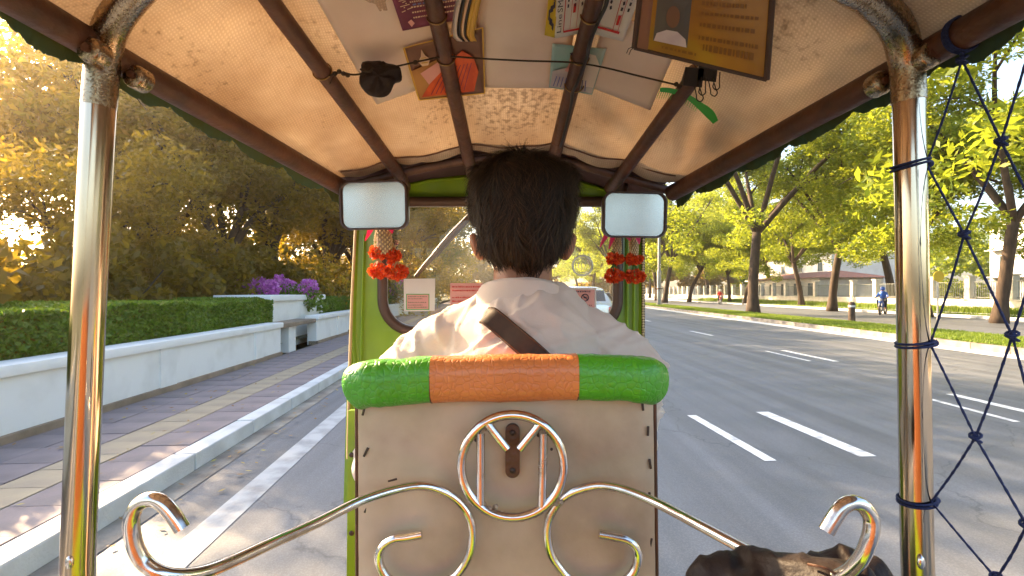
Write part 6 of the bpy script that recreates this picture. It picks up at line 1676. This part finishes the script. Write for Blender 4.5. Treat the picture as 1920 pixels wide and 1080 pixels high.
# blue rope net on the right side
t = thing('rope_net', 'open diamond net of thin blue rope tied to the right steel post', 'net', P(1745, 640, .79))
cols_ = {}
def side_pt(px, py):
    """where a sight line meets the plane of the cabin's right opening"""
    k = (px - 960) / F
    d = .628 / (k - (.0)) if k > 0 else 1
    for _ in range(20):
        xx = .628 + (.78 - d) * .05; d = xx / k
    return P(px, py, d)
nodes = {'t0': side_pt(1804, 112), 'a0': side_pt(1737, 308), 'a1': side_pt(1744, 645), 'a2': side_pt(1746, 941),
         'b0': side_pt(1877, 265), 'c0': side_pt(1808, 440), 'd0': side_pt(1898, 630), 'c1': side_pt(1829, 820), 'b1': side_pt(1925, 985), 'e0': side_pt(1868, 1085)}
def npt(d, z): return Vector((.628 + (.78 - d) * .05, d, z))
cB, cC = nodes['b0'], nodes['c0']; dd = nodes['c0'].y - nodes['b0'].y; zt, z0n = nodes['b0'].z, nodes['c0'].z
ext = {}
col_d = [nodes['b0'].y - dd * k for k in range(0, 8)]
zr = [H + .36, nodes['b0'].z, nodes['c0'].z, nodes['d0'].z, nodes['c1'].z, nodes['c1'].z - .14, nodes['c1'].z - .28, nodes['c1'].z - .42]
segs = [('t0', 'a0'), ('t0', 'b0'), ('a0', 'c0'), ('b0', 'c0'), ('c0', 'a1'), ('c0', 'd0'), ('a1', 'c1'), ('d0', 'c1'), ('c1', 'a2'), ('c1', 'b1'), ('a2', 'e0'), ('e0', 'b1')]
strands = [(nodes[a], nodes[b_]) for a, b_ in segs]
knots = [nodes[k] for k in ('t0', 'b0', 'c0', 'd0', 'c1', 'b1', 'e0')]
top_up = npt(col_d[1], H + .355)
strands.append((nodes['b0'], top_up))
prev_b, prev_d, prev_1 = nodes['b0'], nodes['d0'], nodes['b1']; up = top_up
for k in range(1, 7, 2):
    n_c = npt(col_d[k], z0n - .004); n_c1 = npt(col_d[k], nodes['c1'].z); n_b = npt(col_d[k + 1], nodes['b0'].z); n_d = npt(col_d[k + 1], nodes['d0'].z); n_1 = npt(col_d[k + 1], nodes['b1'].z); n_e = npt(col_d[k], nodes['e0'].z)
    strands += [(prev_b, n_c), (n_c, prev_d), (prev_d, n_c1), (n_c1, prev_1), (n_c, n_b), (n_c, n_d), (n_c1, n_d), (n_c1, n_1), (up, n_b), (prev_1, n_e), (n_e, n_1)]
    nu_ = npt(col_d[k + 1] - dd, H + .355) ; strands.append((n_b, nu_)); up = nu_; knots += [n_c, n_c1, n_b, n_d, n_1]
    prev_b, prev_d, prev_1 = n_b, n_d, n_1
for (a, b_) in strands:
    mid = a.lerp(b_, .5) + Vector((.001, 0, -.0018)); b = MB(); L_ = (b_ - a).length; p = spline([a, mid, b_], max(4, int(L_ / .012)))
    b.tube(p, [.0016 + .0003 * math.sin(i * 2.4) for i in range(len(p))], 7); b.obj('rope_strand', M['rope_blue'], t)
for k in knots:
    b = MB(); b.ball(k, (.0042, .0042, .006), seg=10, rings=7)
    for s_ in (-1, 1): b.tube([k + Vector((.006 * math.cos(a), .006 * math.sin(a), s_ * .0028 + .003 * math.sin(a + s_))) for a in np.linspace(0, 2 * math.pi, 12)[:-1]], .0019, 6, closed=True)
    b.obj('knot', M['rope_blue'], t)
for (px, py) in ((1707, 308), (1716, 643), (1719, 936)):
    c_ = P(px, py, PD); b = MB()
    for dz in (-.0035, .0015): b.tube([c_ + Vector((math.cos(a) * .0245, math.sin(a) * .0245, dz + .0035 * math.cos(a) * (1 if py > 400 else 1.6))) for a in np.linspace(0, 2 * math.pi, 26)[:-1]], .0019, 7, closed=True)
    b.ball(c_ + Vector((.026, -.004, 0)), (.006, .006, .006), seg=10, rings=7); b.obj('post_tie', M['rope_blue'], t)
x, z = lerp_tab(SUP[5], nodes['t0'].y); c_ = Vector((x, nodes['t0'].y, H + z)); b = MB()
for k in range(3): b.tube([c_ + Vector((math.cos(a) * .0245, (k - 1) * .0038, math.sin(a) * .0245)) for a in np.linspace(0, 2 * math.pi, 24)[:-1]], .0019, 6, closed=True)
b.tube([c_ + Vector((0, 0, -.024)), nodes['t0']], .003, 6); b.obj('rail_tie', M['rope_blue'], t)

# dark bag slung on the right luggage bar
t = thing('cloth_bag', 'dark brown nylon bag bundled over the right luggage bar by its hook', 'bag', P(1490, 1100, .48))
b = MB()
capsule(b, P(1400, 1052, .535), P(1455, 1078, .505), .017, .022); capsule(b, P(1455, 1078, .505), P(1560, 1092, .46), .023, .021); capsule(b, P(1560, 1090, .46), P(1612, 1085, .445), .018, .012)
b.ball(P(1365, 1120, .53), (.045, .03, .045)); b.ball(P(1440, 1150, .50), (.05, .035, .045)); b.ball(P(1560, 1110, .50), (.045, .03, .036)); b.ball(P(1620, 1100, .49), (.028, .025, .030)); b.ball(P(1560, 1150, .47), (.05, .03, .05))
capsule(b, P(1520, 1060, .51), P(1590, 1040, .50), .008, .009); capsule(b, P(1590, 1040, .50), P(1640, 1075, .49), .009, .012)
def bagd(co, no):
    rg = 1 - abs(noise.noise(Vector((co.x * 30 + co.z * 14, co.y * 20, co.z * 12)))) * 4
    return co + no * (.005 * noise.noise(co * 14) + .002 * math.sin(co.x * 240 + 6 * noise.noise(co * 20)) * noise.noise(co * 12) + (.0025 * rg if rg > 0 else 0))
me = fuse(b, .0032, 12, .6, bagd); me.materials.append(M['bagcloth']); link('bag_cloth', me, t)
b = MB(); b.tube(spline([P(1515, 1058, .462), P(1535, 1062, .452), P(1558, 1070, .447), P(1572, 1082, .446)], 4), .0012, 6); b.obj('zip_piping', M['rust'], t)
